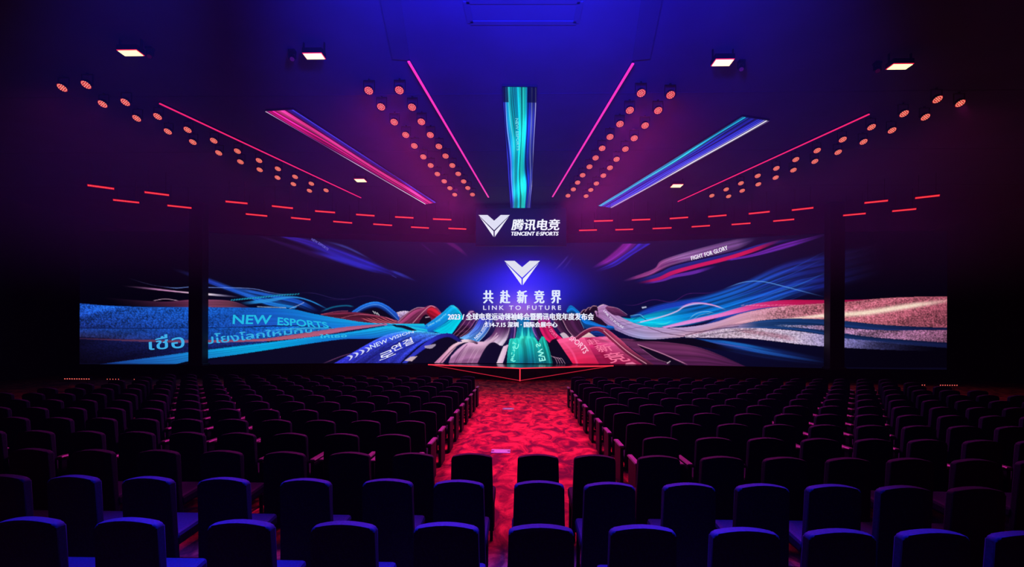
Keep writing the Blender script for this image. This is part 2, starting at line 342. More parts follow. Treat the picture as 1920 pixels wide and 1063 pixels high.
    for k in range(16):
        a = random.random(); x0 = 1330+90*random.random(); y0 = 608-a*52-(x0-1330)*0.28; x1 = x0+120+90*random.random(); y1 = y0-(x1-x0)*(0.30+0.16*a)
        line([(x0, y0), ((x0+x1)/2, (y0+y1)/2+5), (x1, y1)], 1.6+2.5*random.random(), random.choice([(8, 10, 56), (50, 130, 226), (12, 20, 90), (40, 90, 210)]), alpha=0.65, fade=(0.3, 0.4))
    ribbon([(1148, 590), (1180, 596), (1215, 588), (1260, 578), (1300, 574)], [(1160, 598), (1200, 610), (1240, 615), (1290, 611), (1340, 602)], [(0, (10, 170, 225)), (0.4, (6, 196, 232)), (1, (10, 120, 215))], alpha=[(0, 1), (0.6, 0.85), (1, 0)], streak=0.35, freq=9, soft=0.08)
    ribbon([(1185, 588), (1225, 572), (1280, 562), (1330, 556)], [(1195, 596), (1235, 584), (1290, 572), (1340, 560)], (28, 54, 178), alpha=0.8, fade=(0.2, 0.3), soft=0.2, streak=0.6, freq=6)
    line([(1182, 592), (1200, 590), (1208, 597)], 2, (120, 190, 235), 0.8); line([(1188, 599), (1200, 594), (1212, 600)], 1.5, (20, 30, 90), 0.9)
    ribbon([(1203, 575), (1211, 574)], [(1205, 579), (1212, 577)], (210, 215, 240), alpha=0.85, soft=0.2)
    line([(1225, 606), (1246, 607), (1262, 600)], 3, (60, 225, 225), 0.9, fade=(0.3, 0.3))
    line([(1160, 570), (1190, 572), (1225, 562), (1260, 566), (1290, 551), (1330, 549), (1360, 540)], 1.6, (96, 30, 110), 0.7, fade=(0.2, 0.2))
    line([(1192, 606), (1240, 594), (1268, 584), (1285, 574), (1312, 569), (1340, 573), (1362, 581)], 3.4, (225, 190, 235), 0.95, fade=(0.05, 0.1))
    line([(1270, 578), (1300, 568), (1330, 570), (1352, 578)], 2.6, (225, 130, 210), 0.9, fade=(0.2, 0.2))
    line([(1290, 600), (1305, 588), (1325, 584), (1342, 588)], 1.8, (150, 205, 240), 0.8, fade=(0.2, 0.2)); line([(1298, 600), (1312, 591), (1332, 587)], 1.3, (150, 205, 240), 0.7)
    line([(1356, 542), (1395, 529), (1430, 528), (1470, 537), (1520, 550), (1548, 557)], 2.4, (90, 150, 225), 0.85, fade=(0.15, 0.3))
    ribbon([(1360, 588), (1410, 578), (1440, 574), (1500, 575)], [(1300, 618), (1360, 603), (1420, 590), (1500, 578)], (26, 76, 180), (22, 40, 120), alpha=0.9, fade=(0.05, 0.4), streak=0.4)
    ribbon([(1240, 613), (1290, 600), (1345, 588), (1380, 578), (1420, 568), (1470, 562), (1530, 562), (1580, 562), (1660, 560)], [(1250, 615), (1300, 606), (1350, 595), (1390, 586), (1430, 578), (1480, 574), (1535, 570), (1582, 569), (1660, 562)],
           [(0, (220, 140, 215)), (0.25, (232, 128, 205)), (0.4, (222, 60, 140)), (0.6, (196, 16, 76)), (0.8, (176, 14, 66)), (1, (90, 10, 50))], [(0, (230, 150, 220)), (0.3, (240, 110, 190)), (0.5, (196, 30, 90)), (1, (110, 10, 54))], alpha=0.95, soft=0.08, streak=0.2)
    for x in range(1390, 1505, 7): line([(x, 573-(x-1390)*0.01), (x+5, 571+random.random()*2)], 1.8, (250, 170, 200), 0.65)
    # --- woven mauve ribbon
    ribbon([(1113, 589), (1121, 577), (1131, 571), (1146, 577), (1158, 590), (1175, 600), (1205, 611), (1250, 615), (1300, 612), (1345, 603), (1390, 588), (1440, 578), (1500, 572), (1580, 567), (1650, 560), (1710, 557), (1776, 556)],
           [(1114, 592), (1126, 597), (1136, 606), (1148, 615), (1162, 622), (1185, 631), (1215, 636), (1250, 634), (1300, 629), (1350, 619), (1400, 605), (1450, 598), (1510, 597), (1580, 601), (1650, 608), (1720, 612), (1776, 614)],
           [(0, (176, 120, 176)), (0.12, (170, 136, 186)), (0.3, (176, 150, 200)), (0.42, (206, 150, 180)), (0.6, (196, 116, 130)), (1, (150, 74, 90))], [(0, (150, 90, 150)), (0.15, (150, 150, 200)), (0.3, (206, 150, 170)), (0.45, (216, 160, 176)), (0.65, (196, 120, 126)), (1, (132, 66, 88))],
           streak=0.16, freq=9)
    ribbon([(1390, 589), (1440, 579), (1500, 573), (1580, 568), (1650, 561), (1710, 558), (1776, 557)], [(1400, 604), (1450, 597), (1510, 596), (1580, 600), (1650, 607), (1720, 611), (1776, 613)],
           [(0, (198, 140, 160)), (0.4, (186, 100, 116)), (1, (146, 70, 88))], alpha=[(0, 0), (0.2, 0.9), (1, 0.9)], weave=0.55)
    ribbon([(1475, 596), (1550, 585), (1620, 578), (1700, 566), (1776, 558)], [(1475, 599), (1550, 598), (1620, 595), (1700, 583), (1776, 570)], (255, 226, 204), alpha=[(0, 0.4), (0.2, 0.9), (0.5, 1.0), (0.8, 0.9), (1, 0.3)], soft=0.4, weave=0.1)
    for a in ((1150, 606, 1180, 602), (1156, 613, 1200, 604), (1164, 619, 1214, 611)): line([(a[0], a[1]), (a[2], a[3])], 1.4, (100, 76, 130), 0.7)
    line([(1113, 590), (1121, 576), (1132, 571)], 2.0, (240, 205, 220), 0.9)
    line([(1136, 577), (1150, 593), (1170, 602), (1210, 612)], 1.4, (236, 200, 224), 0.6)
    line([(1215, 614), (1250, 625), (1300, 632)], 1.5, (60, 26, 60), 0.8); line([(1250, 615), (1300, 622), (1350, 616)], 1.4, (80, 40, 80), 0.7)
    ribbon([(1135, 577), (1142, 574), (1160, 580), (1172, 590)], [(1141, 584), (1150, 590), (1162, 592), (1176, 592)], (110, 46, 92), (70, 26, 70), alpha=0.95, streak=0.3)
    line([(1140, 575), (1158, 578), (1176, 590)], 1.4, (210, 150, 180), 0.8)
    # dark blue and woven bands beneath it
    ribbon([(1340, 622), (1400, 606), (1450, 599), (1510, 598), (1580, 602), (1650, 609), (1720, 613), (1776, 615)], [(1330, 632), (1380, 618), (1450, 616), (1510, 622), (1580, 634), (1650, 642), (1720, 648), (1776, 652)],
           [(0, (60, 90, 150)), (0.3, (20, 52, 104)), (1, (14, 20, 56))], alpha=0.97, streak=0.4, freq=7)
    ribbon([(1300, 628), (1350, 612), (1390, 606), (1420, 604)], [(1300, 631), (1350, 619), (1392, 615), (1424, 616)], (172, 120, 150), (150, 130, 180), alpha=0.9, fade=(0.1, 0.35), streak=0.4)
    ribbon([(1450, 609), (1510, 610), (1555, 612), (1640, 619), (1776, 619)], [(1450, 611), (1510, 615), (1555, 620), (1640, 632), (1776, 642)], [(0, (150, 160, 210)), (0.3, (150, 110, 146)), (1, (116, 70, 96))], alpha=0.95, fade=(0.1, 0), weave=0.6)
    ribbon([(1285, 630), (1330, 622), (1360, 617), (1400, 615), (1450, 617), (1510, 623), (1580, 634), (1650, 640), (1700, 644), (1750, 650)], [(1285, 633), (1330, 633), (1400, 634), (1450, 639), (1500, 645), (1555, 650), (1590, 652), (1650, 655), (1700, 657), (1750, 658)],
           [(0, (200, 176, 206)), (0.25, (206, 176, 196)), (0.45, (196, 176, 206)), (0.62, (130, 120, 176)), (0.8, (50, 50, 96)), (1, (16, 16, 46))], alpha=[(0, 1), (0.7, 0.9), (1, 0.1)], weave=0.34)
    ribbon([(1370, 616), (1420, 618), (1500, 630)], [(1376, 622), (1424, 630), (1500, 644)], (120, 40, 60), alpha=0.35, fade=(0.2, 0.2), soft=0.3, weave=0.5)
    line([(1285, 628), (1340, 617), (1385, 612)], 1.5, (20, 12, 40), 0.9); line([(1300, 634), (1345, 625), (1420, 617)], 1.3, (40, 24, 60), 0.8)
    # low blue streaks and the dark ground on the right
    ribbon([(1290, 634), (1360, 638), (1440, 648), (1556, 672)], [(1290, 640), (1360, 660), (1440, 676), (1556, 688)], (14, 34, 92), (10, 16, 52), alpha=0.9, fade=(0.15, 0.35), soft=0.2, streak=0.6, freq=8)
    ribbon([(1300, 633), (1370, 641), (1430, 655), (1550, 678)], [(1300, 635), (1370, 651), (1430, 664), (1550, 682)], (30, 96, 190), alpha=0.85, fade=(0.1, 0.5), soft=0.3, streak=0.4)
    ribbon([(1330, 634), (1400, 644), (1470, 660)], [(1330, 637), (1400, 651), (1470, 664)], (24, 110, 200), alpha=0.8, fade=(0.2, 0.5), soft=0.3)
    line([(1330, 641), (1380, 649), (1412, 654)], 2.5, (100, 90, 180), 0.7, fade=(0.3, 0.3))
    ribbon([(1160, 634), (1230, 640), (1280, 645), (1330, 658), (1400, 688)], [(1230, 688), (1270, 688), (1310, 688), (1350, 688), (1398, 689)], [(0, (100, 44, 84)), (0.5, (112, 48, 92)), (1, (52, 18, 56))], (70, 24, 66), streak=0.28, freq=12, alpha=0.96)
    ribbon([(1185, 634), (1240, 637), (1300, 634), (1380, 655)], [(1185, 640), (1240, 641), (1300, 649), (1380, 662)], (8, 5, 22), alpha=0.95, soft=0.1, fade=(0.05, 0.2))
    line([(1196, 646), (1240, 662), (1290, 684)], 2.0, (216, 150, 180), 0.9, fade=(0, 0.1))
    ribbon([(1198, 648), (1240, 664), (1288, 686)], [(1200, 650), (1226, 670), (1262, 686)], (12, 6, 24), alpha=0.95)
    line([(1205, 655), (1230, 672), (1255, 681)], 1.6, (190, 120, 160), 0.7); line([(1251, 681), (1257, 677)], 2, (255, 230, 240), 0.9)
    # --- behind the small title lines, right of centre
    ribbon([(1062, 583), (1070, 573), (1084, 583), (1096, 596), (1120, 606), (1150, 612)], [(1066, 588), (1080, 592), (1090, 606), (1100, 616), (1130, 618), (1152, 617)], [(0, (10, 120, 205)), (0.4, (14, 126, 214)), (1, (16, 96, 196))], (10, 70, 160), streak=0.45, freq=6)
    for dx, dy in ((0, 0), (9, -4), (17, -7)):
        ribbon([(1088+dx, 588+dy), (1094+dx, 581+dy), (1102+dx, 581+dy), (1114+dx*0.4, 592+dy*0.3)], [(1092+dx, 592+dy), (1098+dx, 589+dy), (1104+dx, 592+dy), (1114+dx*0.4, 600)], (40, 16, 44), (24, 10, 34), alpha=0.97); line([(1088+dx, 588+dy), (1094+dx, 581+dy), (1102+dx, 581+dy)], 1.5, (226, 170, 190), 0.85)
    ribbon([(1112, 590), (1122, 596), (1134, 606)], [(1108, 600), (1120, 606), (1138, 612)], (36, 14, 40), alpha=0.95)
    ribbon([(1044, 590), (1055, 612), (1070, 628), (1080, 633)], [(1080, 588), (1088, 602), (1094, 616), (1104, 626)], (86, 38, 78), (58, 22, 62), streak=0.3, alpha=0.98)
    ribbon([(1036, 592), (1042, 610), (1056, 628), (1070, 634)], [(1052, 590), (1058, 608), (1068, 624), (1078, 633)], (96, 46, 92), (22, 10, 34), streak=0.3, alpha=0.98)
    line([(1054, 598), (1064, 618), (1076, 632)], 1.6, (230, 176, 200), 0.85); line([(1080, 588), (1088, 601), (1095, 616)], 1.4, (120, 190, 230), 0.7)
    ribbon([(1050, 626), (1058, 624), (1068, 633)], [(1056, 634), (1062, 634), (1070, 634)], (216, 196, 210), alpha=0.9)
    ribbon([(1108, 622), (1122, 616), (1146, 630)], [(1106, 630), (1120, 632), (1142, 634)], (22, 64, 150), (10, 24, 84), streak=0.5)
    ribbon([(1088, 634), (1102, 624), (1108, 626)], [(1092, 636), (1106, 634), (1118, 633)], (236, 206, 200), (200, 150, 170))
    # --- crimson ribbons
    ribbon([(1003, 594), (1010, 612), (1020, 632), (1030, 642)], [(1030, 594), (1034, 610), (1044, 626), (1056, 636)], [(0, (150, 70, 190)), (0.25, (206, 30, 110)), (1, (236, 24, 96))], [(0, (120, 50, 160)), (0.3, (150, 14, 70)), (1, (220, 20, 90))], streak=0.3, freq=5)
    ribbon([(1028, 646), (1036, 637), (1046, 636), (1058, 645), (1070, 662), (1080, 690)], [(1028, 690), (1040, 690), (1050, 690), (1060, 690), (1070, 690), (1080, 690)], (12, 8, 30), alpha=0.98)
    ribbon([(1044, 637), (1060, 634), (1078, 632), (1096, 633)], [(1080, 690), (1100, 690), (1122, 690), (1146, 690)], [(0, (250, 90, 150)), (1, (240, 96, 150))], [(0, (218, 14, 60)), (1, (176, 10, 56))], streak=0.12, freq=7)
    ribbon([(1046, 636), (1060, 648), (1072, 664), (1082, 690)], [(1052, 635), (1066, 647), (1078, 663), (1088, 690)], (255, 90, 150), alpha=0.6, soft=0.3)
    ribbon([(1096, 633), (1120, 632), (1140, 631), (1150, 633)], [(1128, 690), (1160, 690), (1190, 690), (1214, 690)], [(0, (226, 50, 120)), (1, (226, 120, 170))], [(0, (120, 8, 50)), (1, (130, 16, 60))], streak=0.2, freq=8)
    ribbon([(1098, 634), (1108, 645), (1122, 662), (1138, 690)], [(1110, 634), (1122, 646), (1140, 664), (1168, 690)], (140, 10, 56), alpha=0.55, soft=0.3)
    ribbon([(1126, 634), (1142, 631), (1152, 633), (1170, 650)], [(1140, 640), (1152, 644), (1162, 651), (1178, 660)], (240, 130, 176), (226, 60, 120), alpha=0.85, soft=0.1)
    ribbon([(1076, 636), (1090, 624), (1106, 615), (1120, 613), (1136, 616), (1160, 634), (1190, 660), (1236, 690)], [(1084, 636), (1096, 628), (1108, 621), (1120, 620), (1132, 626), (1150, 642), (1176, 664), (1216, 690)],
           [(0, (120, 30, 70)), (0.3, (150, 44, 84)), (0.5, (190, 70, 110)), (1, (70, 22, 48))], [(0, (80, 16, 50)), (0.5, (120, 30, 64)), (1, (52, 14, 40))], streak=0.25)
    line([(1080, 632), (1094, 621), (1108, 615), (1122, 614), (1134, 618)], 1.4, (246, 170, 196), 0.8)
    line([(1132, 620), (1152, 638), (1178, 660), (1212, 682)], 1.7, (255, 196, 208), 0.9)
    ribbon([(1175, 680), (1184, 678)], [(1172, 684), (1194, 683)], (240, 130, 170), alpha=0.9, soft=0.2)
    for k in range(4): line([(1033+5*k, 667+2*k), (1041+4*k, 672), (1046+5*k, 684)], 1.5, (230, 170, 200), 0.75)
    # --- centre: mauve ramps, blue ribbons, teal ribbons
    ribbon([(876, 590), (880, 583), (888, 583), (896, 594)], [(850, 628), (858, 630), (866, 630), (874, 628)], (70, 30, 84), (54, 16, 50), streak=0.7, freq=7)
    for a, b, c in (((884, 598), (874, 612), (856, 630)), ((891, 600), (880, 616), (862, 632)), ((878, 592), (866, 610), (850, 628)), ((896, 600), (886, 616), (866, 632))): line([a, b, c], 1.3, (226, 150, 190), 0.7)
    ribbon([(874, 591), (880, 583), (887, 582)], [(876, 594), (882, 588), (888, 586)], (220, 170, 220), alpha=0.7, soft=0.3)
    ribbon([(900, 596), (892, 610), (880, 624), (862, 634)], [(926, 596), (918, 614), (908, 630), (896, 641)], [(0, (60, 54, 190)), (0.4, (80, 110, 220)), (1, (110, 170, 240))], [(0, (50, 46, 180)), (0.5, (70, 120, 222)), (1, (60, 150, 235))], streak=0.55, freq=7)
    line([(918, 602), (908, 620), (893, 638)], 2.2, (236, 240, 255), 0.8); line([(905, 600), (897, 616), (880, 630)], 1.4, (20, 30, 120), 0.8); line([(924, 602), (914, 622), (898, 640)], 1.5, (210, 225, 255), 0.7)
    ribbon([(930, 592), (930, 612), (922, 628), (906, 642)], [(958, 592), (956, 614), (952, 632), (942, 648)], [(0, (140, 100, 200)), (0.3, (86, 42, 98)), (0.65, (110, 60, 110)), (1, (206, 170, 206))], [(0, (110, 70, 180)), (0.4, (56, 24, 70)), (0.8, (210, 190, 216)), (1, (222, 206, 226))], streak=0.22, freq=5)
    line([(955, 600), (954, 620), (946, 640)], 1.4, (236, 206, 232), 0.8); line([(932, 624), (922, 636), (908, 644)], 1.8, (236, 206, 220), 0.85)
    ribbon([(956, 594), (958, 612), (955, 640)], [(972, 594), (972, 614), (968, 640)], (58, 40, 120), (24, 14, 52), streak=0.6, freq=5)
    ribbon([(962, 602), (964, 618), (962, 636)], [(966, 602), (967, 618), (965, 636)], (200, 130, 210), alpha=0.75, soft=0.3)
    ribbon([(968, 596), (970, 614), (966, 636)], [(996, 596), (998, 614), (1004, 636)], [(0, (30, 110, 190)), (0.4, (8, 110, 160)), (1, (20, 190, 190))], streak=0.5, freq=6)
    ribbon([(994, 598), (998, 616), (1006, 636)], [(1008, 598), (1012, 618), (1022, 640)], (70, 40, 120), (24, 12, 50), streak=0.5, freq=4)
    line([(996, 604), (1000, 620), (1006, 632)], 1.4, (226, 180, 230), 0.7)
    ribbon([(846, 668), (862, 652), (880, 642), (915, 640), (935, 628)], [(838, 690), (856, 690), (876, 690), (895, 690), (910, 662)], [(0, (206, 150, 196)), (0.6, (222, 176, 208)), (1, (216, 180, 210))], [(0, (112, 56, 110)), (1, (150, 90, 140))], streak=0.28, freq=4)
    for k in range(22):
        x = 856+k*2.6; line([(x+16, 648+random.random()*6), (x+8, 664), (x-2, 684)], 0.9, random.choice([(226, 180, 210), (84, 34, 84), (110, 52, 104)]), 0.55, fade=(0.2, 0.1))
    ribbon([(806, 690), (830, 664), (850, 645), (868, 637), (886, 638), (896, 643)], [(822, 690), (840, 668), (856, 650), (870, 642), (884, 642), (894, 645)], [(0, (190, 110, 160)), (0.5, (230, 176, 200)), (0.8, (236, 206, 220)), (1, (60, 26, 60))], streak=0.2)
    line([(818, 690), (838, 666), (858, 648), (876, 642)], 1.6, (26, 10, 36), 0.8); line([(848, 688), (862, 662), (876, 646)], 2.4, (86, 34, 84), 0.6)
    ribbon([(892, 690), (904, 664), (914, 648), (924, 642), (934, 646), (942, 654)], [(898, 690), (906, 690), (914, 690), (920, 690), (926, 690), (930, 686)], (14, 9, 40), alpha=0.98)
    line([(895, 682), (906, 660), (916, 647), (926, 643), (940, 651)], 1.2, (30, 14, 50), 0.9)
    ribbon([(944, 650), (938, 664), (928, 690)], [(953, 646), (948, 664), (939, 690)], (228, 200, 222), (220, 180, 212), streak=0.1)
    ribbon([(953, 650), (950, 668), (940, 690)], [(956, 650), (954, 668), (950, 690)], (12, 8, 36))
    ribbon([(950, 690), (952, 662), (955, 640), (958, 635)], [(975, 690), (975, 662), (974, 642), (972, 634)], [(0, (10, 110, 126)), (0.5, (22, 176, 170)), (1, (40, 206, 190))], streak=0.3, freq=5)
    ribbon([(974, 690), (974, 662), (973, 640), (976, 630)], [(1004, 690), (1003, 664), (1000, 644), (996, 631)], [(0, (8, 80, 116)), (0.45, (16, 160, 166)), (1, (60, 230, 206))], [(0, (8, 60, 96)), (0.5, (10, 130, 146)), (1, (40, 200, 190))], streak=0.3, freq=6)
    ribbon([(1003, 690), (1000, 664), (998, 644), (996, 632)], [(1022, 690), (1016, 662), (1010, 644), (1004, 634)], [(0, (10, 90, 120)), (0.5, (20, 150, 156)), (1, (40, 214, 196))], streak=0.3, freq=4)
    ribbon([(1016, 690), (1014, 664), (1010, 644), (1016, 631)], [(1038, 690), (1032, 664), (1026, 644), (1020, 632)], [(0, (8, 80, 110)), (0.5, (16, 150, 150)), (1, (34, 220, 196))], [(0, (14, 120, 130)), (1, (30, 200, 180))], streak=0.5, freq=6)
    for x in (979, 991): ribbon([(x-4, 634), (x-1, 620), (x, 612)], [(x+4, 634), (x+1, 620), (x+1, 612)], (70, 236, 220), alpha=0.85, soft=0.2)
    # --- left of centre
    ribbon([(655, 588), (680, 572), (704, 566), (724, 572), (742, 586), (754, 600)], [(660, 592), (684, 580), (704, 576), (720, 582), (736, 594), (750, 606)], [(0, (24, 90, 190)), (0.4, (34, 120, 222)), (1, (24, 60, 160))], (16, 50, 140), streak=0.5, freq=6)
    ribbon([(664, 594), (688, 582), (706, 578), (722, 586), (744, 604)], [(660, 600), (684, 602), (704, 604), (722, 606), (742, 607)], (10, 7, 28), alpha=0.97)
    line([(662, 589), (684, 576), (704, 571), (722, 577), (748, 601)], 1.4, (120, 180, 235), 0.7)
    for k in range(3): line([(699+4*k, 583+1.5*k), (703+4*k, 588+1.5*k)], 1.8, (236, 236, 240), 0.95)
    ribbon([(600, 589), (640, 585), (690, 588), (748, 602)], [(640, 600), (680, 606), (710, 608), (750, 608)], (96, 30, 54), (70, 20, 44), streak=0.6, freq=6)
    for k in range(6): line([(676+9*k, 596-k*0.6), (694+9*k, 602), (712+9*k, 608)], 2.0, (236, 110, 120), 0.85, fade=(0.2, 0))
    line([(640, 596), (670, 590), (710, 592), (746, 602)], 1.3, (220, 110, 140), 0.7)
    ribbon([(744, 586), (756, 583), (768, 584)], [(750, 598), (754, 597), (758, 592)], (206, 186, 216), (140, 100, 160), weave=0.3)
    ribbon([(742, 606), (762, 588), (780, 578), (798, 576)], [(768, 608), (782, 600), (794, 590), (806, 580)], (146, 60, 104), (104, 34, 72), streak=0.4, freq=6)
    ribbon([(796, 577), (806, 573), (818, 576), (830, 590)], [(776, 606), (792, 606), (808, 606), (822, 598)], (150, 52, 96), (90, 22, 56), streak=0.35, freq=5)
    ribbon([(803, 578), (812, 576), (826, 588)], [(800, 586), (808, 594), (818, 598)], (228, 36, 62), (150, 12, 40), streak=0.45, freq=4)
    ribbon([(788, 600), (798, 590), (808, 598)], [(786, 607), (798, 606), (808, 606)], (16, 8, 26), alpha=0.95); line([(798, 595), (805, 594)], 2.5, (220, 190, 210), 0.9)
    line([(774, 606), (790, 588), (806, 574), (816, 576)], 1.6, (246, 176, 196), 0.85); line([(746, 604), (766, 586), (782, 577), (796, 577)], 1.4, (230, 170, 200), 0.8)
    ribbon([(780, 620), (806, 604), (830, 586), (848, 572), (862, 584)], [(800, 628), (826, 618), (848, 602), (860, 592), (868, 594)], [(0, (20, 120, 214)), (0.6, (14, 150, 220)), (1, (0, 190, 226))], [(0, (20, 80, 200)), (1, (0, 170, 215))], streak=0.25, freq=5)
    ribbon([(812, 620), (836, 606), (852, 594), (866, 592)], [(836, 628), (846, 626), (858, 610), (868, 596)], (0, 196, 226), (0, 206, 232), streak=0.1)
    line([(812, 621), (838, 607), (858, 592)], 1.5, (16, 50, 150), 0.7); line([(846, 574), (858, 578), (868, 594)], 1.3, (130, 236, 240), 0.8)
    # --- upper streaks on the left
    ribbon([(320, 500), (380, 516), (440, 538), (500, 558), (560, 574)], [(320, 506), (380, 530), (440, 552), (500, 574), (548, 580)], [(0, (20, 20, 70)), (0.3, (26, 46, 140)), (0.7, (26, 96, 200)), (1, (20, 110, 200))], alpha=[(0, 0), (0.3, 0.85), (1, 0.8)], streak=0.7, freq=8, soft=0.15)
    ribbon([(430, 536), (500, 548), (560, 560), (600, 582)], [(440, 544), (500, 562), (556, 576), (590, 588)], [(0, (30, 90, 190)), (1, (20, 70, 170))], alpha=0.75, fade=(0.2, 0.2), streak=0.7, freq=6, soft=0.15)
    ribbon([(448, 567), (500, 560), (545, 555), (580, 562), (618, 580)], [(456, 572), (505, 567), (548, 559), (580, 565), (616, 582)], (40, 140, 220), alpha=0.9, fade=(0.15, 0.15), soft=0.15)
    line([(432, 563), (480, 558), (520, 553), (565, 551)], 4, (20, 110, 150), 0.8, fade=(0.1, 0.2))
    for k in range(26): line([(433+5*k, 563.5-0.45*k), (435.5+5*k, 561.5-0.45*k)], 2, (30, 190, 215), 0.8)
    line([(300, 537), (330, 540), (358, 538), (400, 539), (470, 541), (510, 549), (552, 555)], 1.8, (120, 150, 235), 0.85, fade=(0.1, 0.2))
    line([(236, 520), (280, 533), (320, 540)], 1.4, (60, 60, 110), 0.6, fade=(0.4, 0))
    ribbon([(228, 535), (280, 539), (340, 546), (400, 550), (450, 556)], [(230, 537), (280, 543), (340, 549), (400, 555), (450, 558)], [(0, (120, 70, 120)), (0.4, (206, 140, 190)), (0.7, (246, 226, 236)), (1, (150, 140, 200))], alpha=0.95, fade=(0.3, 0.25), soft=0.2)
    ribbon([(190, 556), (250, 562), (310, 565), (360, 561), (430, 563), (470, 577)], [(220, 574), (280, 575), (330, 576), (380, 577), (430, 577), (472, 578)], [(0, (30, 14, 40)), (0.5, (86, 36, 66)), (0.7, (126, 62, 92)), (0.85, (110, 56, 76)), (1, (40, 20, 60))], alpha=[(0, 0), (0.3, 0.7), (0.6, 1), (1, 0.8)], streak=0.4, soft=0.1)
    line([(286, 564), (310, 560.5), (336, 564)], 1.6, (216, 170, 200), 0.9, fade=(0.1, 0.1)); line([(482, 575), (510, 576), (536, 577)], 2, (190, 215, 240), 0.8)
    line([(540, 580), (560, 572), (570, 567)], 1.4, (200, 210, 240), 0.8)
    line([(560, 549), (590, 550), (630, 560), (668, 560)], 1.6, (50, 36, 96), 0.7, fade=(0.2, 0.2)); line([(600, 560), (640, 562), (690, 555), (740, 568)], 1.6, (46, 22, 80), 0.6, fade=(0.2, 0.2))
    line([(600, 585), (624, 576), (648, 573), (664, 575)], 4, (16, 110, 150), 0.8, fade=(0.2, 0.1)); line([(602, 590), (630, 584), (652, 583)], 1.5, (210, 90, 110), 0.7)
    # --- the wide woven blue ribbon
    ribbon([(149, 569), (200, 573), (280, 576), (360, 576), (460, 577), (540, 579), (590, 589), (640, 598), (700, 606), (795, 607)], [(149, 615), (220, 615), (290, 615), (358, 615), (440, 613), (510, 610), (580, 612), (630, 615), (700, 610), (800, 620)],
           [(0, (26, 74, 176)), (0.3, (20, 84, 190)), (0.55, (16, 96, 196)), (0.75, (14, 150, 220)), (1, (20, 200, 226))], [(0, (22, 40, 112)), (0.3, (20, 70, 166)), (0.55, (26, 80, 184)), (0.8, (18, 120, 214)), (1, (20, 100, 210))], streak=0.1)
    ribbon([(149, 570), (200, 574), (280, 577), (360, 577), (430, 577), (500, 579)], [(149, 614), (220, 614), (290, 614), (358, 614), (440, 612), (500, 610)], [(0, (26, 80, 190)), (1, (20, 90, 196))], [(0, (22, 40, 110)), (0.6, (22, 72, 170)), (1, (22, 84, 190))], weave=0.55, alpha=[(0, 1), (0.7, 0.8), (1, 0)])
    ribbon([(149, 616), (220, 616), (290, 616), (358, 616), (440, 614), (510, 612), (580, 613), (640, 616), (740, 608)], [(149, 632), (220, 635), (290, 638), (358, 640), (440, 639), (510, 634), (580, 626), (650, 617), (742, 609)],
           [(0, (24, 56, 140)), (0.35, (20, 76, 176)), (0.6, (20, 96, 200)), (1, (16, 150, 220))], [(0, (40, 40, 90)), (0.4, (18, 54, 140)), (1, (20, 120, 210))], weave=0.35)
    ribbon([(480, 622), (540, 615), (590, 613), (622, 615)], [(480, 624), (540, 619), (596, 617), (626, 616)], (60, 180, 226), alpha=0.7, soft=0.3, fade=(0.3, 0)); line([(149, 615), (290, 615.5), (440, 613.5), (520, 611), (590, 611), (620, 614)], 1.6, (8, 14, 56), 0.9)
    ribbon([(149, 632), (220, 635), (290, 638), (358, 640), (440, 640), (500, 637)], [(149, 682), (200, 681), (280, 670), (358, 660), (440, 650), (500, 641)], [(0, (12, 12, 46)), (0.3, (16, 24, 76)), (0.5, (18, 30, 92)), (1, (20, 60, 150))], [(0, (5, 3, 16)), (0.3, (9, 8, 36)), (0.6, (14, 22, 74)), (1, (18, 50, 140))], weave=0.3)
    ribbon([(188, 683), (240, 676), (300, 668), (358, 660), (440, 650), (520, 640), (600, 630), (660, 622), (720, 612), (760, 611), (800, 618)], [(190, 684), (250, 684), (320, 683), (358, 676), (440, 665), (520, 653), (600, 641), (650, 635), (700, 634), (750, 622), (802, 622)],
           [(0, (20, 50, 130)), (0.2, (26, 110, 196)), (0.4, (10, 166, 222)), (0.7, (12, 150, 226)), (1, (30, 206, 226))], [(0, (20, 66, 150)), (0.3, (26, 120, 200)), (0.5, (0, 170, 224)), (0.8, (20, 96, 206)), (1, (20, 150, 220))], streak=0.16)
    ribbon([(149, 634), (260, 637), (360, 638), (480, 636), (540, 629), (600, 620), (650, 613), (724, 607)], [(149, 635), (260, 640), (360, 642), (480, 640), (540, 636), (600, 629), (656, 619), (726, 609)], [(0, (50, 30, 60)), (0.35, (120, 60, 90)), (0.65, (170, 84, 106)), (1, (176, 90, 130))], alpha=0.95, streak=0.3)
    line([(600, 629), (660, 620), (720, 610)], 1.3, (14, 30, 100), 0.8)
    ribbon([(385, 678), (440, 667), (520, 655), (600, 643), (660, 637), (706, 635)], [(385, 690), (440, 690), (520, 690), (600, 690), (640, 678), (704, 637)], (10, 8, 34), alpha=0.97)
    ribbon([(735, 609), (760, 611), (782, 620)], [(745, 614), (764, 618), (784, 622)], (12, 10, 40), alpha=0.97); ribbon([(720, 612), (750, 613), (770, 620)], [(720, 616), (746, 619), (768, 622)], (20, 180, 224), alpha=0.8, soft=0.2)
    line([(600, 684), (640, 668), (662, 662)], 2, (150, 80, 130), 0.7, fade=(0.3, 0.1))
    # --- indigo ribbon
    ribbon([(612, 690), (650, 668), (690, 645), (720, 630), (750, 622), (780, 620)], [(742, 690), (762, 668), (785, 648), (806, 636), (824, 630), (850, 628)], [(0, (34, 32, 140)), (0.5, (46, 56, 190)), (0.75, (50, 100, 214)), (1, (60, 170, 224))], [(0, (34, 34, 130)), (0.5, (44, 60, 190)), (0.8, (60, 110, 216)), (1, (60, 160, 220))], streak=0.45, freq=9, weave=0.2)
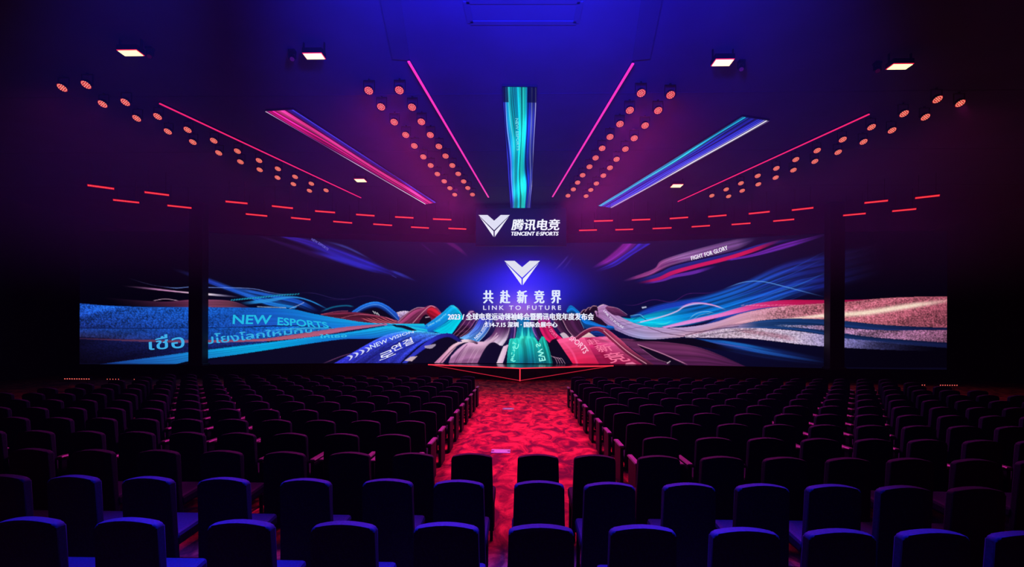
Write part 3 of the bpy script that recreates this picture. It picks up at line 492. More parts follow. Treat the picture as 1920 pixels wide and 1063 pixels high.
    line([(676, 684), (720, 656), (770, 632)], 5, (22, 20, 110), 0.6); line([(700, 690), (738, 664), (790, 638)], 4, (24, 24, 120), 0.6)
    ribbon([(745, 690), (768, 668), (796, 644), (822, 628), (846, 626), (866, 640)], [(752, 690), (774, 670), (800, 651), (822, 636), (842, 632), (860, 641)], [(0, (44, 56, 180)), (0.5, (40, 44, 176)), (1, (24, 22, 96))], streak=0.4)
    ribbon([(752, 690), (776, 670), (802, 651), (824, 637), (842, 633), (858, 641)], [(806, 690), (812, 682), (822, 672), (836, 658), (846, 648), (854, 643)], (12, 8, 34), alpha=0.98)
    ribbon([(770, 669), (782, 668)], [(759, 676), (772, 677)], (210, 180, 190), alpha=0.95); ribbon([(796, 649), (806, 647), (817, 645)], [(797, 652), (808, 653), (816, 648)], (176, 160, 186), alpha=0.9)
    # the glow of the stage edge below the picture
    ribbon([(149, 681), (560, 684), (976, 684), (1400, 688), (1776, 690)], [(149, 700), (560, 700), (976, 700), (1400, 700), (1776, 700)], (12, 12, 44), alpha=0.5)
paint_wall()
np.clip(canvas, 0, 255, out=canvas)
def sample(px, py):
    H, W = canvas.shape[:2]
    x = np.clip((px-CX0)*CS-0.5, 0, W-1.001); y = np.clip((py-CY0)*CS-0.5, 0, H-1.001)
    i, j = x.astype(int), y.astype(int); fx, fy = (x-i)[..., None], (y-j)[..., None]
    return (canvas[j, i]*(1-fx)+canvas[j, i+1]*fx)*(1-fy)+(canvas[j+1, i]*(1-fx)+canvas[j+1, i+1]*fx)*fy
def grid_mesh(name, P, rgb):
    """P (nj,ni,3) points, rgb 0..255 the same shape"""
    nj, ni = P.shape[:2]
    me = bpy.data.meshes.new(name); me.vertices.add(nj*ni); me.vertices.foreach_set('co', P.reshape(-1).astype(np.float32))
    k = np.arange(nj*ni).reshape(nj, ni); q = np.stack([k[:-1, :-1], k[:-1, 1:], k[1:, 1:], k[1:, :-1]], -1).reshape(-1, 4)
    n = len(q); me.loops.add(n*4); me.loops.foreach_set('vertex_index', q.reshape(-1).astype(np.int32))
    me.polygons.add(n); me.polygons.foreach_set('loop_start', np.arange(0, n*4, 4, dtype=np.int32)); me.update()
    a = me.color_attributes.new('picture', 'FLOAT_COLOR', 'POINT')
    c = np.ones((nj*ni, 4), np.float32); c[:, :3] = lin(rgb.reshape(-1, 3)); a.data.foreach_set('color', c.reshape(-1))
    me.validate(); return me

# ---------------------------------------------------------------- the video wall
WALL_Y, WALL_X, SCR_B, SCR_T = 27.0, 15.75, DECK_Z+0.03, 7.49
def wall_y(x): return WALL_Y-2.8*np.minimum(np.abs(x)/WALL_X, 1.0)**2-0.4*np.maximum(np.abs(x)-WALL_X, 0)/6
def edge_x(px):
    lo, hi = -30.0, 30.0
    for _ in range(50):
        m = (lo+hi)/2; q = project(np.array([[m, float(wall_y(np.array(m))), 3.0]]))[0][0]
        lo, hi = (m, hi) if q < px else (lo, m)
    return lo
def wall_panel(name, x0, x1, label, nx, nz):
    xs = np.linspace(x0, x1, nx); zs = np.linspace(SCR_T, SCR_B, nz)
    P = np.zeros((nz, nx, 3)); P[..., 0] = xs[None]; P[..., 1] = wall_y(xs)[None]; P[..., 2] = zs[:, None]
    px, py = project(P.reshape(-1, 3)); rgb = sample(px, py).reshape(nz, nx, 3)
    xm = (x0+x1)/2
    root = thing(name, (xm, float(wall_y(np.array(xm))), DECK_Z), label, 'screen')
    f = under(link('picture', grid_mesh('picture', P, rgb), PAINT), root)
    # cabinet behind the face
    bm = bmesh.new(); n = 40; xs = np.linspace(x0-0.03, x1+0.03, n); y = wall_y(xs)+0.02
    rows = []
    for dy, z in ((0, SCR_B-0.02), (0, SCR_T+0.03), (0.2, SCR_T+0.03), (0.2, SCR_B-0.02)): rows.append([bm.verts.new((a, b+dy, z)) for a, b in zip(xs, y)])
    for r in range(4):
        for i in range(n-1): bm.faces.new((rows[r][i], rows[r][i+1], rows[(r+1) % 4][i+1], rows[(r+1) % 4][i]))
    for i in (0, n-1): bm.faces.new([rows[r][i] for r in range(4)])
    under(link('cabinet', mesh_of('cabinet', bm), M_SCREENBACK), root)
    return root
main_wall = wall_panel('video_wall', edge_x(383), edge_x(1555), 'wide curved LED video wall showing colourful ribbons and the white emblem', 1180, 256)
wing_a = wall_panel('video_wing_screen', edge_x(149.5), edge_x(361), 'LED side screen beyond a column showing a woven blue ribbon', 240, 256)
wing_b = wall_panel('video_wing_screen', edge_x(1578), edge_x(1775.5), 'LED side screen beyond a column showing a woven mauve ribbon', 240, 256)
for x, lab in ((edge_x(372)*0.98, 'tall black column beside the woven blue side screen'), (edge_x(1566.5)*0.98, 'tall black column beside the woven mauve side screen')):
    y = float(wall_y(np.array(x)))-0.5
    o = thing('column', (x, y, DECK_Z), lab, 'column')
    bm = bmesh.new(); box(bm, (0, 0, (CEIL-DECK_Z)/2), (0.70, 0.5, CEIL-DECK_Z), 0.03); link('shaft', mesh_of('shaft', bm), M_BLACK, o)
    bm = bmesh.new(); box(bm, (0, 0, 0.06), (0.82, 0.58, 0.12), 0.02); link('plinth', mesh_of('plinth', bm), M_BLACK, o)

# lettering -------------------------------------------------------
def glyphs(text, bold=0.0, shear=0.0, spacing=1.0, res=3):
    cu = bpy.data.curves.new('t', 'FONT'); cu.body = text; cu.size = 1.0; cu.offset = bold; cu.shear = shear; cu.space_character = spacing; cu.resolution_u = res
    o = bpy.data.objects.new('t', cu); COL.objects.link(o)
    dg = bpy.context.evaluated_depsgraph_get(); me = bpy.data.meshes.new_from_object(o.evaluated_get(dg))
    bpy.data.objects.remove(o); bpy.data.curves.remove(cu); return me
LET = {}
def let_mat(rgb):
    if rgb not in LET: LET[rgb] = mat('lettering_%d_%d_%d' % rgb, (0.05, 0.05, 0.05), 0.5, emit=tuple(lin(rgb)), sample=False, noise=(9, 0.1, 0))
    return LET[rgb]
def on_wall(px, py, lift=0.012):
    """photograph pixels -> points just in front of the curved wall"""
    out = []
    for a, b in zip(px, py):
        d = ray(a, b); t = 25.0
        for _ in range(12):
            y = float(wall_y(np.array(d[0]*t)))-lift; t = y/d[1]
        out.append(d*t+np.array([0, 0, CAMH]))
    return out
def lettering(text, warp, root, surf, rgb, name='lettering', fat=0.0, **kw):
    if not text.isascii(): fat = fat or 0.55; kw['bold'] = 0.0
    me0 = glyphs(text, **kw); n = len(me0.vertices); co = np.zeros(n*3); me0.vertices.foreach_get('co', co); co = co.reshape(-1, 3)
    lo, hi = co.min(0), co.max(0); u = (co[:, 0]-lo[0])/(hi[0]-lo[0]); v = (co[:, 1]-lo[1])/(hi[1]-lo[1])
    px, py = warp(u, v); polys = [tuple(p.vertices) for p in me0.polygons]; bpy.data.meshes.remove(me0)
    V, F = [], []
    for k, (dx, dy) in enumerate(((-fat, 0), (fat, 0), (0, -fat*0.5), (0, fat*0.5)) if fat else ((0, 0),)):     # heavier strokes
        V += [tuple(q) for q in surf(px+dx, py+dy)]; F += [tuple(i+k*n for i in p) for p in polys]
    me = bpy.data.meshes.new('lettering'); me.from_pydata(V, [], F); me.update()
    o = under(link(name, me, let_mat(rgb)), root); o['label'] = 'lettering reading ' + text[:30] if text.isascii() else 'lettering in foreign characters'
    return o
def quad(a, b, c, d):
    """bottom-left, bottom-right, top-right, top-left corners"""
    a, b, c, d = map(np.array, (a, b, c, d))
    def f(u, v):
        u, v = u[:, None], v[:, None]; p = a*(1-u)*(1-v)+b*u*(1-v)+c*u*v+d*(1-u)*v; return p[:, 0], p[:, 1]
    return f
def rect(x0, y0, x1, y1): return quad((x0, y1), (x1, y1), (x1, y0), (x0, y0))
def along(pts, h, flip=1):
    """text set along a curve, h pixels tall (list = start, end)"""
    h0, h1 = h if isinstance(h, (tuple, list)) else (h, h)
    p = cr(pts, 200); d = np.gradient(p, axis=0); d /= np.linalg.norm(d, axis=1)[:, None]; nn = np.stack([d[:, 1], -d[:, 0]], -1)*flip
    def f(u, v):
        i = np.clip(u*199, 0, 199); x = np.interp(i, np.arange(200), p[:, 0]); y = np.interp(i, np.arange(200), p[:, 1])
        a = np.interp(i, np.arange(200), nn[:, 0]); b = np.interp(i, np.arange(200), nn[:, 1]); hh = h0+(h1-h0)*u
        return x+a*v*hh, y+b*v*hh
    return f
def flat_poly(name, polys, root, surf, rgb):
    bm = bmesh.new()
    for p in polys:
        P = surf([q[0] for q in p], [q[1] for q in p]); vs = [bm.verts.new(c) for c in P]; bm.faces.new(vs)
    bmesh.ops.triangulate(bm, faces=bm.faces); me = bpy.data.meshes.new(name); bm.to_mesh(me); bm.free()
    return under(link(name, me, let_mat(rgb)), root)
def emblem(root, surf, x0, y0, w, h, rgb, rgb2):
    q = lambda pts: [(x0+w*a, y0+h*b) for a, b in pts]
    flat_poly('emblem', [q([(0, 0), (0.29, 0), (0.5, 0.25), (0.5, 0.665)]), q([(0.5, 0.25), (0.71, 0), (1, 0), (0.5, 0.665)])], root, surf, rgb)['label'] = 'white chevron emblem of the event'
    flat_poly('emblem_facet', [q([(0.035, 0.075), (0.482, 0.71), (0.482, 0.96)])], root, surf, rgb2); flat_poly('emblem_facet', [q([(0.965, 0.075), (0.518, 0.96), (0.518, 0.71)])], root, surf, rgb2)
W3 = (235, 238, 250)
emblem(main_wall, on_wall, 945.5, 489, 67, 47.5, (226, 228, 232), (238, 240, 244))
for ch, cx in zip('共赴新竞界', (915.5, 947, 979, 1011, 1042.5)): lettering(ch, rect(cx-9, 544.5, cx+9, 568.5), main_wall, on_wall, (222, 232, 250), fat=1.0)
lettering('LINK TO FUTURE', rect(906, 572.8, 1052, 581), main_wall, on_wall, (228, 226, 250), bold=0.012, spacing=1.45)
lettering('2023 / 全球电竞运动领袖峰会暨腾讯电竞年度发布会', rect(840, 587, 1113, 600), main_wall, on_wall, W3, bold=0.008)
lettering('7.14-7.15 深圳 · 国际会展中心', rect(909, 603.5, 1045, 613.5), main_wall, on_wall, W3, bold=0.006)
CY = (30, 186, 228)
lettering('NEW', quad((436, 607.5), (508, 608), (510, 591), (437, 590)), main_wall, on_wall, CY, bold=0.02)
lettering('ESPORTS', quad((520, 609.5), (618, 615), (612, 604), (521, 594.5)), main_wall, on_wall, CY, bold=0.02)
lettering('เชื่อ', quad((280, 656), (346, 652), (344, 620), (279, 634)), wing_a, on_wall, (60, 170, 228), bold=0.012)
lettering('มโยงโลกใหม่กับ', along([(386, 645), (440, 640), (500, 632), (560, 625), (585, 623)], (20, 9)), main_wall, on_wall, (50, 172, 226), bold=0.012)
lettering('ให้เธอ', along([(600, 634), (625, 633), (650, 632)], 7), main_wall, on_wall, (50, 190, 230), fat=0.3, bold=0.01)
lettering('FIGHT FOR GLORY', along([(1297, 488), (1330, 479), (1365, 468)], (7.5, 8)), main_wall, on_wall, (240, 232, 244), bold=0.006, spacing=1.1, fat=0.3)
lettering('NEW ESPORTS', along([(583, 450), (600, 460), (614, 470)], 4.5), main_wall, on_wall, (104, 100, 200), bold=0.01)
lettering('연결', along([(737, 660), (755, 652), (776, 643)], (11, 12)), main_wall, on_wall, (226, 226, 246), fat=0.3, bold=0.008)
lettering('로', along([(712, 676), (726, 672), (742, 664)], (12, 12)), main_wall, on_wall, (220, 222, 246), fat=0.3, bold=0.008)
lettering('NEW VISION', along([(696, 655), (726, 642), (752, 631), (776, 624)], (9, 4)), main_wall, on_wall, (210, 226, 250), bold=0.012)
lettering('))))', along([(654, 676), (675, 666), (696, 657)], (9, 9)), main_wall, on_wall, (206, 210, 244), bold=0.012)
lettering('NEW VISION', along([(892, 636), (905, 622), (914, 604)], 4.5), main_wall, on_wall, (240, 244, 255), bold=0.01)
lettering('new esports', along([(804, 614), (822, 604), (838, 590)], (6, 4)), main_wall, on_wall, (120, 210, 236), bold=0.006)
lettering('EW S', along([(1011, 678), (1008, 662), (1004, 645)], (-13, -9)), main_wall, on_wall, (150, 250, 232), bold=0.02)
lettering('متعة', quad((966, 678), (974, 640), (962, 640), (954, 678)), main_wall, on_wall, (120, 246, 226), bold=0.02)
lettering('SPORTS', along([(1066, 636), (1078, 645), (1088, 654), (1094, 664)], (9, 12)), main_wall, on_wall, (255, 190, 216), bold=0.016)
for ch, q in (('赴', ((1105, 647), (1128, 644), (1120, 635), (1098, 637))), ('新', ((1124, 661), (1151, 657), (1140, 644), (1113, 648))), ('竞', ((1145, 681), (1184, 676), (1161, 659), (1128, 664)))):
    lettering(ch, quad(*q), main_wall, on_wall, (244, 110, 150), fat=0.5)
lettering('NEW ESPORTS', along([(1024, 606), (1031, 622), (1041, 634)], (5, 7)), main_wall, on_wall, (250, 110, 160), bold=0.012)
lettering('LINK TO FUTURE', along([(1131, 583), (1143, 597), (1158, 610), (1168, 616)], 4), main_wall, on_wall, (236, 226, 244), bold=0.008)

# ---------------------------------------------------------------- hanging logo screen
LOGO_Y = 24.0
on_logo = lambda px, py: [np.array(at_y(a, b, LOGO_Y-0.02)) for a, b in zip(px, py)]
a, b = at_y(893, 391, LOGO_Y), at_y(1061, 459, LOGO_Y)
logo = thing('logo_screen', ((a.x+b.x)/2, LOGO_Y, CEIL), 'small dark blue LED board with white emblem hanging above the video wall', 'screen')
ni, nj = 60, 26
P = np.zeros((nj, ni, 3)); P[..., 0] = np.linspace(a.x, b.x, ni)[None]; P[..., 1] = LOGO_Y; P[..., 2] = np.linspace(a.z, b.z, nj)[:, None]
uu, vv = np.meshgrid(np.linspace(-1, 1, ni), np.linspace(-1, 1, nj)); g = np.exp(-(uu**2+vv**2)*0.8)[..., None]
under(link('picture', grid_mesh('picture', P, np.array((12, 9, 50))*(1-g)+np.array((20, 17, 84))*g), PAINT), logo)
bm = bmesh.new(); box(bm, ((a.x+b.x)/2, LOGO_Y+0.13, (a.z+b.z)/2), (b.x-a.x+0.08, 0.2, a.z-b.z+0.08), 0.02); under(link('cabinet', mesh_of('cabinet', bm), M_SCREENBACK), logo)
for x in (a.x+0.5, b.x-0.5):
    bm = bmesh.new(); tube(bm, (x, LOGO_Y+0.13, a.z), (x, LOGO_Y+0.13, CEIL), 0.02, 6); under(link('suspension_rod', mesh_of('rod', bm), M_BLACK), logo)
emblem(logo, on_logo, 897, 403, 59, 43, (226, 228, 236), (240, 242, 246))
lettering('腾讯电竞', quad((959, 431.5), (1047.5, 431.5), (1050.5, 411), (962, 411)), logo, on_logo, (240, 242, 250), fat=0.8)
lettering('TENCENT E·SPORTS', quad((957.5, 441.6), (1046, 441.6), (1047.5, 434.6), (959, 434.6)), logo, on_logo, (236, 238, 248), bold=0.018)

# ---------------------------------------------------------------- ceiling screens and light lines
HANG = CEIL-0.07
def ceiling_screen(name, corners, stops, label, seed, white=None, shade=None, text=None):
    """corners: near-a, near-b, far-b, far-a in photograph pixels, all on one level under the ceiling; stops: colours across"""
    A, B, C, D = [np.array(at_z(*c, HANG)) for c in corners]
    ni, nj = 110, 240
    u, v = np.linspace(0, 1, ni), np.linspace(0, 1, nj)
    P = ((A[None, None]*(1-u)[None, :, None]+B[None, None]*u[None, :, None])*(1-v)[:, None, None]+(D[None, None]*(1-u)[None, :, None]+C[None, None]*u[None, :, None])*v[:, None, None])
    U, V = np.meshgrid(u, v)
    wob = U+0.035*np.sin(V*5+U*9)+0.02*np.sin(V*11+U*4)
    rgb = grad(stops, np.clip(wob, 0, 1).reshape(-1)).reshape(nj, ni, 3)
    s = noise1(wob*22+V*0.8, seed)*0.55+noise1(wob*52+V*1.5, seed+1)*0.45
    rgb = rgb*np.clip(-0.15+2.2*s, 0.06, 1.6)[..., None]*(0.75+0.5*noise1(V*7+U*2, seed+2))[..., None]
    for c0, wd, col, am in (white or ()):
        g = np.exp(-((wob-c0)/wd)**2)*am*(0.5+0.5*noise1(V*9+c0*40, seed+5)); rgb = rgb*(1-g)[..., None]+np.array(col)*g[..., None]
    if shade is not None: rgb = rgb*shade(U, V)[..., None]
    ctr = (A+B+C+D)/4
    root = thing(name, (ctr[0], ctr[1], CEIL), label, 'screen')
    under(link('picture', grid_mesh('picture', P, np.clip(rgb, 0, 255)), PAINT), root)
    bm = bmesh.new(); lo = [bm.verts.new((p[0], p[1], HANG+0.02)) for p in (A, B, C, D)]; hi = [bm.verts.new((p[0], p[1], CEIL)) for p in (A, B, C, D)]
    bm.faces.new(lo); bm.faces.new(hi)
    for i in range(4): bm.faces.new((lo[i], lo[(i+1) % 4], hi[(i+1) % 4], hi[i]))
    under(link('cabinet', mesh_of('cabinet', bm), M_SCREENBACK), root)
    return root
on_ceiling = lambda px, py: [np.array(at_z(p, q, HANG-0.012)) for p, q in zip(px, py)]
cs = ceiling_screen('ceiling_screen', [(942, 163), (1007, 164), (995, 390), (957, 390)],
    [(0, (30, 24, 110)), (0.1, (40, 60, 190)), (0.16, (20, 150, 210)), (0.25, (16, 190, 200)), (0.38, (10, 150, 190)), (0.5, (20, 206, 200)), (0.68, (16, 190, 196)), (0.76, (14, 40, 150)), (0.9, (40, 50, 180)), (1, (40, 36, 140))],
    'narrow teal LED screen overhead above the centre aisle', 41, white=[(0.12, 0.012, (170, 210, 250), 0.8), (0.22, 0.01, (150, 240, 240), 0.7), (0.88, 0.02, (170, 180, 250), 0.9), (0.97, 0.012, (225, 225, 255), 0.9), (0.6, 0.03, (60, 240, 220), 0.7)],
    shade=lambda U, V: np.where((V < 0.07) & ((U < 0.16) | (U > 0.72)), 0.35, 1.0)*(0.85+0.3*np.sin(V*6+0.5)**2))
lettering('NEW ESPORTS', quad((966, 222), (969, 282), (974, 282), (972, 222)), cs, on_ceiling, (120, 226, 226), bold=0.01)
ceiling_screen('ceiling_screen', [(497, 209), (550, 206), (818, 380), (797, 383)],
    [(0, (236, 226, 246)), (0.05, (60, 12, 80)), (0.15, (200, 20, 110)), (0.35, (230, 30, 120)), (0.6, (236, 60, 140)), (0.75, (190, 20, 110)), (0.85, (40, 20, 120)), (1, (60, 50, 190))],
    'crimson and pink LED screen overhead between rows of red lamps', 57, white=[(0.02, 0.035, (240, 226, 250), 1.0), (0.8, 0.015, (20, 10, 60), 0.9), (0.45, 0.04, (255, 120, 180), 0.5)])
ceiling_screen('ceiling_screen', [(1392, 219), (1443, 227), (1148, 390), (1122, 386)],
    [(0, (20, 130, 200)), (0.15, (16, 160, 210)), (0.25, (20, 40, 140)), (0.45, (44, 40, 190)), (0.65, (40, 50, 190)), (0.8, (60, 60, 190)), (0.92, (220, 210, 236)), (1, (120, 80, 170))],
    'indigo and blue LED screen overhead between rows of red lamps', 73, white=[(0.93, 0.03, (240, 232, 248), 1.0), (0.75, 0.02, (16, 14, 70), 0.9), (0.12, 0.03, (40, 190, 220), 0.7), (0.84, 0.012, (200, 180, 240), 0.7)])
def light_line(a, b, wd, m, label):
    A, B = at_z(*a, HANG), at_z(*b, HANG); c = (A+B)/2; d = B-A
    root = thing('light_line', (c.x, c.y, CEIL-0.006), label, 'light', 'straight light lines on the ceiling')
    R = Matrix.Rotation(math.atan2(-d.x, d.y), 3, 'Z')
    bm = bmesh.new(); box(bm, c, (wd, d.length, 0.03), 0.006, R, 1); under(link('diffuser', mesh_of('diffuser', bm), m), root)
    bm = bmesh.new(); box(bm, (c.x, c.y, (HANG+0.01+CEIL)/2), (wd*0.7, d.length, CEIL-HANG-0.022), 0, R); under(link('channel', mesh_of('channel', bm), M_BLACK), root)
light_line((766, 115), (916, 370), 0.062, M_NEON, 'straight bright pink light line between teal and crimson ceiling screens')
light_line((1187, 119), (1036, 369), 0.062, M_NEON, 'straight bright pink light line between teal and indigo ceiling screens')
light_line((299, 194), (677, 371), 0.05, M_NEONRED, 'straight red-pink light line on the far side of the crimson ceiling screen')
light_line((1630, 214), (1271, 378), 0.05, M_NEONRED, 'straight red-pink light line on the far side of the indigo ceiling screen')

# ---------------------------------------------------------------- red LED par cans
PAR_Z = CEIL-0.30
PAR_DIR = Vector((0, -0.52, -0.85)).normalized()
def par_meshes():
    R = PAR_DIR.to_track_quat('Z', 'X').to_matrix().to_4x4()
    bm = bmesh.new()                                          # can: open front rim and tapered back, along +Z = facing
    prof = [(0.0, -0.11), (0.06, -0.11), (0.085, -0.09), (0.108, -0.05), (0.118, 0.0), (0.124, 0.03), (0.118, 0.032), (0.112, 0.012)]
    n = 20; rings = []
    for r, z in prof: rings.append([bm.verts.new((r*math.cos(2*math.pi*i/n), r*math.sin(2*math.pi*i/n), z)) for i in range(n)] if r else [bm.verts.new((0, 0, z))])
    for i in range(n): bm.faces.new((rings[0][0], rings[1][i], rings[1][(i+1) % n]))
    for a, b in zip(rings[1:-1], rings[2:]):
        for i in range(n): bm.faces.new((a[i], b[i], b[(i+1) % n], a[(i+1) % n]))
    bmesh.ops.transform(bm, matrix=R, verts=bm.verts); can = mesh_of('can', bm)
    bm = bmesh.new(); bmesh.ops.create_circle(bm, cap_ends=True, segments=20, radius=0.112, matrix=Matrix.Translation((0, 0, 0.012)))
    bmesh.ops.transform(bm, matrix=R, verts=bm.verts); face = bpy.data.meshes.new('face'); bm.to_mesh(face); bm.free()
    bm = bmesh.new()
    for rad, k in ((0.0, 1), (0.043, 6), (0.088, 12)):
        for i in range(k):
            t = 2*math.pi*i/k; bmesh.ops.create_uvsphere(bm, u_segments=6, v_segments=4, radius=0.0135, matrix=Matrix.Translation((rad*math.cos(t), rad*math.sin(t), 0.016)))
    bmesh.ops.transform(bm, matrix=R, verts=bm.verts); leds = mesh_of('leds', bm)
    bm = bmesh.new()
    for s in (-1, 1): box(bm, (s*0.14, 0.03, 0.12), (0.012, 0.03, 0.28))
    box(bm, (0, 0.03, 0.26), (0.292, 0.04, 0.012)); tube(bm, (0, 0.03, 0.26), (0, 0.03, 0.30), 0.03, 6); tube(bm, (-0.145, 0.03, 0.0), (0.145, 0.03, 0.0), 0.008, 6)
    return can, face, leds, mesh_of('yoke', bm)
PAR = par_meshes()
par_light = bpy.data.lights.new('par_beam', 'SPOT'); par_light.energy = PAR_W; par_light.color = (1.0, 0.03, 0.52); par_light.spot_size = math.radians(84); par_light.spot_blend = 1.0; par_light.shadow_soft_size = 0.09
par_light2 = par_light.copy(); par_light2.energy = PAR_W2
def par_can(p, label, group):
    root = thing('par_can', p, label, 'stage light', group)
    link('can', PAR[0], M_HOUSE, root, True); f = link('face', PAR[1], M_LED_FACE, root)
    o = link('led_cluster', PAR[2], M_LED, f); o['kind'] = 'stuff'
    link('yoke', PAR[3], M_HOUSE, root)
    L = bpy.data.objects.new('par_beam', par_light if 'inner' in group else par_light2); COL.objects.link(L); L.parent = root
    L.location = PAR_DIR*0.06; L.rotation_euler = PAR_DIR.to_track_quat('-Z', 'Y').to_euler()
def par_row(a, b, label, group, n=11):
    A, B = at_z(*a, PAR_Z), at_z(*b, PAR_Z)
    for i in range(n): par_can(A.lerp(B, i/(n-1))+Vector((random.uniform(-0.02, 0.02), random.uniform(-0.04, 0.04), 0)), label.replace('par can in', 'can, %s from stage, in' % ORD[n-1-i]), group)
for a, b, lab, grp in (
    ((690, 169), (853, 364), 'red par can in the row along the crimson ceiling screen', 'inner par cans by the crimson screen'),
    ((749, 168), (886, 364), 'red par can in row along the pink line beside the crimson screen', 'inner par cans by the crimson screen'),
    ((1203, 174), (1066, 366), 'red par can in row along the pink line beside the indigo screen', 'inner par cans by the indigo screen'),
    ((1258, 177), (1099, 367), 'red par can in the row along the indigo ceiling screen', 'inner par cans by the indigo screen'),
    ((161, 158), (611, 356), 'red par can in row along the red-pink line beyond the crimson screen', 'outer par cans beyond the crimson screen'),
    ((117, 163), (580, 357), 'red par can in the outermost row beyond the crimson screen', 'outer par cans beyond the crimson screen'),
    ((1759, 185), (1335, 366), 'red par can in row along the red-pink line beyond the indigo screen', 'outer par cans beyond the indigo screen'),
    ((1801, 192), (1365, 368), 'red par can in the outermost row beyond the indigo screen', 'outer par cans beyond the indigo screen')):
    par_row(a, b, lab, grp)

# ---------------------------------------------------------------- red LED bars
BAR_Z = CEIL-0.92
def bar_meshes(drop, nled=16, rled=0.021):
    R = Matrix.Rotation(math.atan2(0.8, -0.6), 4, 'X')
    bm = bmesh.new(); box(bm, (0, 0, -0.05), (1.02, 0.10, 0.10), 0.012); bmesh.ops.transform(bm, matrix=R, verts=bm.verts); body = mesh_of('body', bm)
    bm = bmesh.new(); box(bm, (0, 0, 0.003), (0.99, 0.085, 0.006)); bmesh.ops.transform(bm, matrix=R, verts=bm.verts); face = mesh_of('face', bm)
    bm = bmesh.new()
    for i in range(nled): bmesh.ops.create_uvsphere(bm, u_segments=6, v_segments=4, radius=rled, matrix=Matrix.Translation((-0.45+0.9*i/(nled-1), 0, 0.006)))
    bmesh.ops.transform(bm, matrix=R, verts=bm.verts); leds = mesh_of('leds', bm)
    br = []
    for s in (-0.35, 0.35):
        bm = bmesh.new(); tube(bm, (s, 0.04, 0.03 if drop > 0 else -0.03), (s, 0.04, drop), 0.008, 6); br.append(mesh_of('bracket', bm))
    return body, face, leds, br
BAR = bar_meshes(CEIL-BAR_Z)
bar_light = bpy.data.lights.new('bar_wash', 'SPOT'); bar_light.energy = BAR_W; bar_light.color = (1.0, 0.03, 0.5); bar_light.spot_size = math.radians(130); bar_light.spot_blend = 1.0; bar_light.shadow_soft_size = 0.2
def led_bar(p, rz, label, group, meshes=BAR, lit=True, length=1.0):
    root = thing('led_bar', p, label, 'stage light', group, rz)
    root.scale = (length, 1, 1)
    link('housing', meshes[0], M_HOUSE, root); f = link('face', meshes[1], M_BARFACE if lit else M_HOUSE, root)
    o = link('led_row', meshes[2], M_BARLED, f); o['kind'] = 'stuff'
    for q in meshes[3]: link('bracket', q, M_HOUSE, root)
    if lit:
        L = bpy.data.objects.new('bar_wash', bar_light); COL.objects.link(L); L.parent = root; L.location = (0, -0.12, -0.08)
        L.rotation_euler = Vector((0, -0.6, -0.8)).to_track_quat('-Z', 'Y').to_euler()
BARS_A = [(163, 215, 347, 354, 0), (211, 262, 374.5, 380, 1), (270, 318, 360, 366, 0), (313, 360, 385, 390, 1), (422, 465, 377.5, 381.5, 0), (460, 502, 401, 405, 1), (509, 550, 386, 390.5, 0), (545, 583, 408, 411.5, 1),
          (590, 629, 395.5, 398.5, 0), (624, 661, 415, 418, 1), (667, 703, 402, 404.5, 0), (699, 736, 420, 422.5, 1), (740, 776, 406.5, 408.5, 0), (770, 805, 425.5, 427.5, 1), (811, 847, 410.5, 411.8, 0), (840, 875, 428, 429.5, 1)]
BARS_B = [(1085, 1120, 432, 431, 1), (1113, 1150, 414.5, 413.5, 0), (1153, 1188, 430.8, 429.8, 1), (1184, 1220, 412.5, 411.2, 0), (1223, 1260, 428.5, 427, 1), (1255, 1291, 409.8, 407.3, 0), (1296, 1332, 425.2, 422.8, 1), (1327, 1363, 406.3, 403.2, 0),
          (1371, 1408, 421, 418.3, 1), (1403, 1444, 400.8, 396.6, 0), (1449, 1490, 414.6, 411, 1), (1484, 1526, 394, 389.3, 0), (1580, 1624, 404, 400, 1), (1620, 1666, 380.5, 375.8, 0), (1672, 1719, 396, 391.5, 1), (1715, 1763, 371.5, 366, 0)]
for L, side in ((BARS_A, 'crimson'), (BARS_B, 'indigo')):
    seen = [0, 0]; L = L[::-1] if side == 'crimson' else L
    for x0, x1, y0, y1, row in L:
        seen[row] += 1
        A, B = at_z(x0, y0, BAR_Z), at_z(x1, y1, BAR_Z); d = B-A
        led_bar((A+B)/2, math.atan2(d.y, d.x), 'red LED bar, %s from the logo board, in the %s curved row, %s screen side' % (ORD[seen[row]-1], ('higher', 'lower')[row], side), 'curved rows of LED bars', length=d.length/1.02)
for x0, x1, y, side in ((119, 170, 717, 'blue'), (200, 224, 715.5, 'blue'), (251, 266, 715, 'blue'), (1664, 1679, 720, 'mauve'), (1705, 1735, 721.5, 'mauve'), (1761, 1796, 723, 'mauve')):
    A, B = at_y(x0, y, 20.5), at_y(x1, y, 20.5)
    led_bar(((A.x+B.x)/2, 20.5, 0.33), 0, '%s red LED bar on floor stands before the woven %s side screen' % ('long' if x1-x0 > 34 else 'medium' if x1-x0 > 20 else 'short', side), 'LED bars standing on the floor', bar_meshes(-0.33, max(3, round((x1-x0)/4.6)), 0.024), False, (B.x-A.x)/1.02)

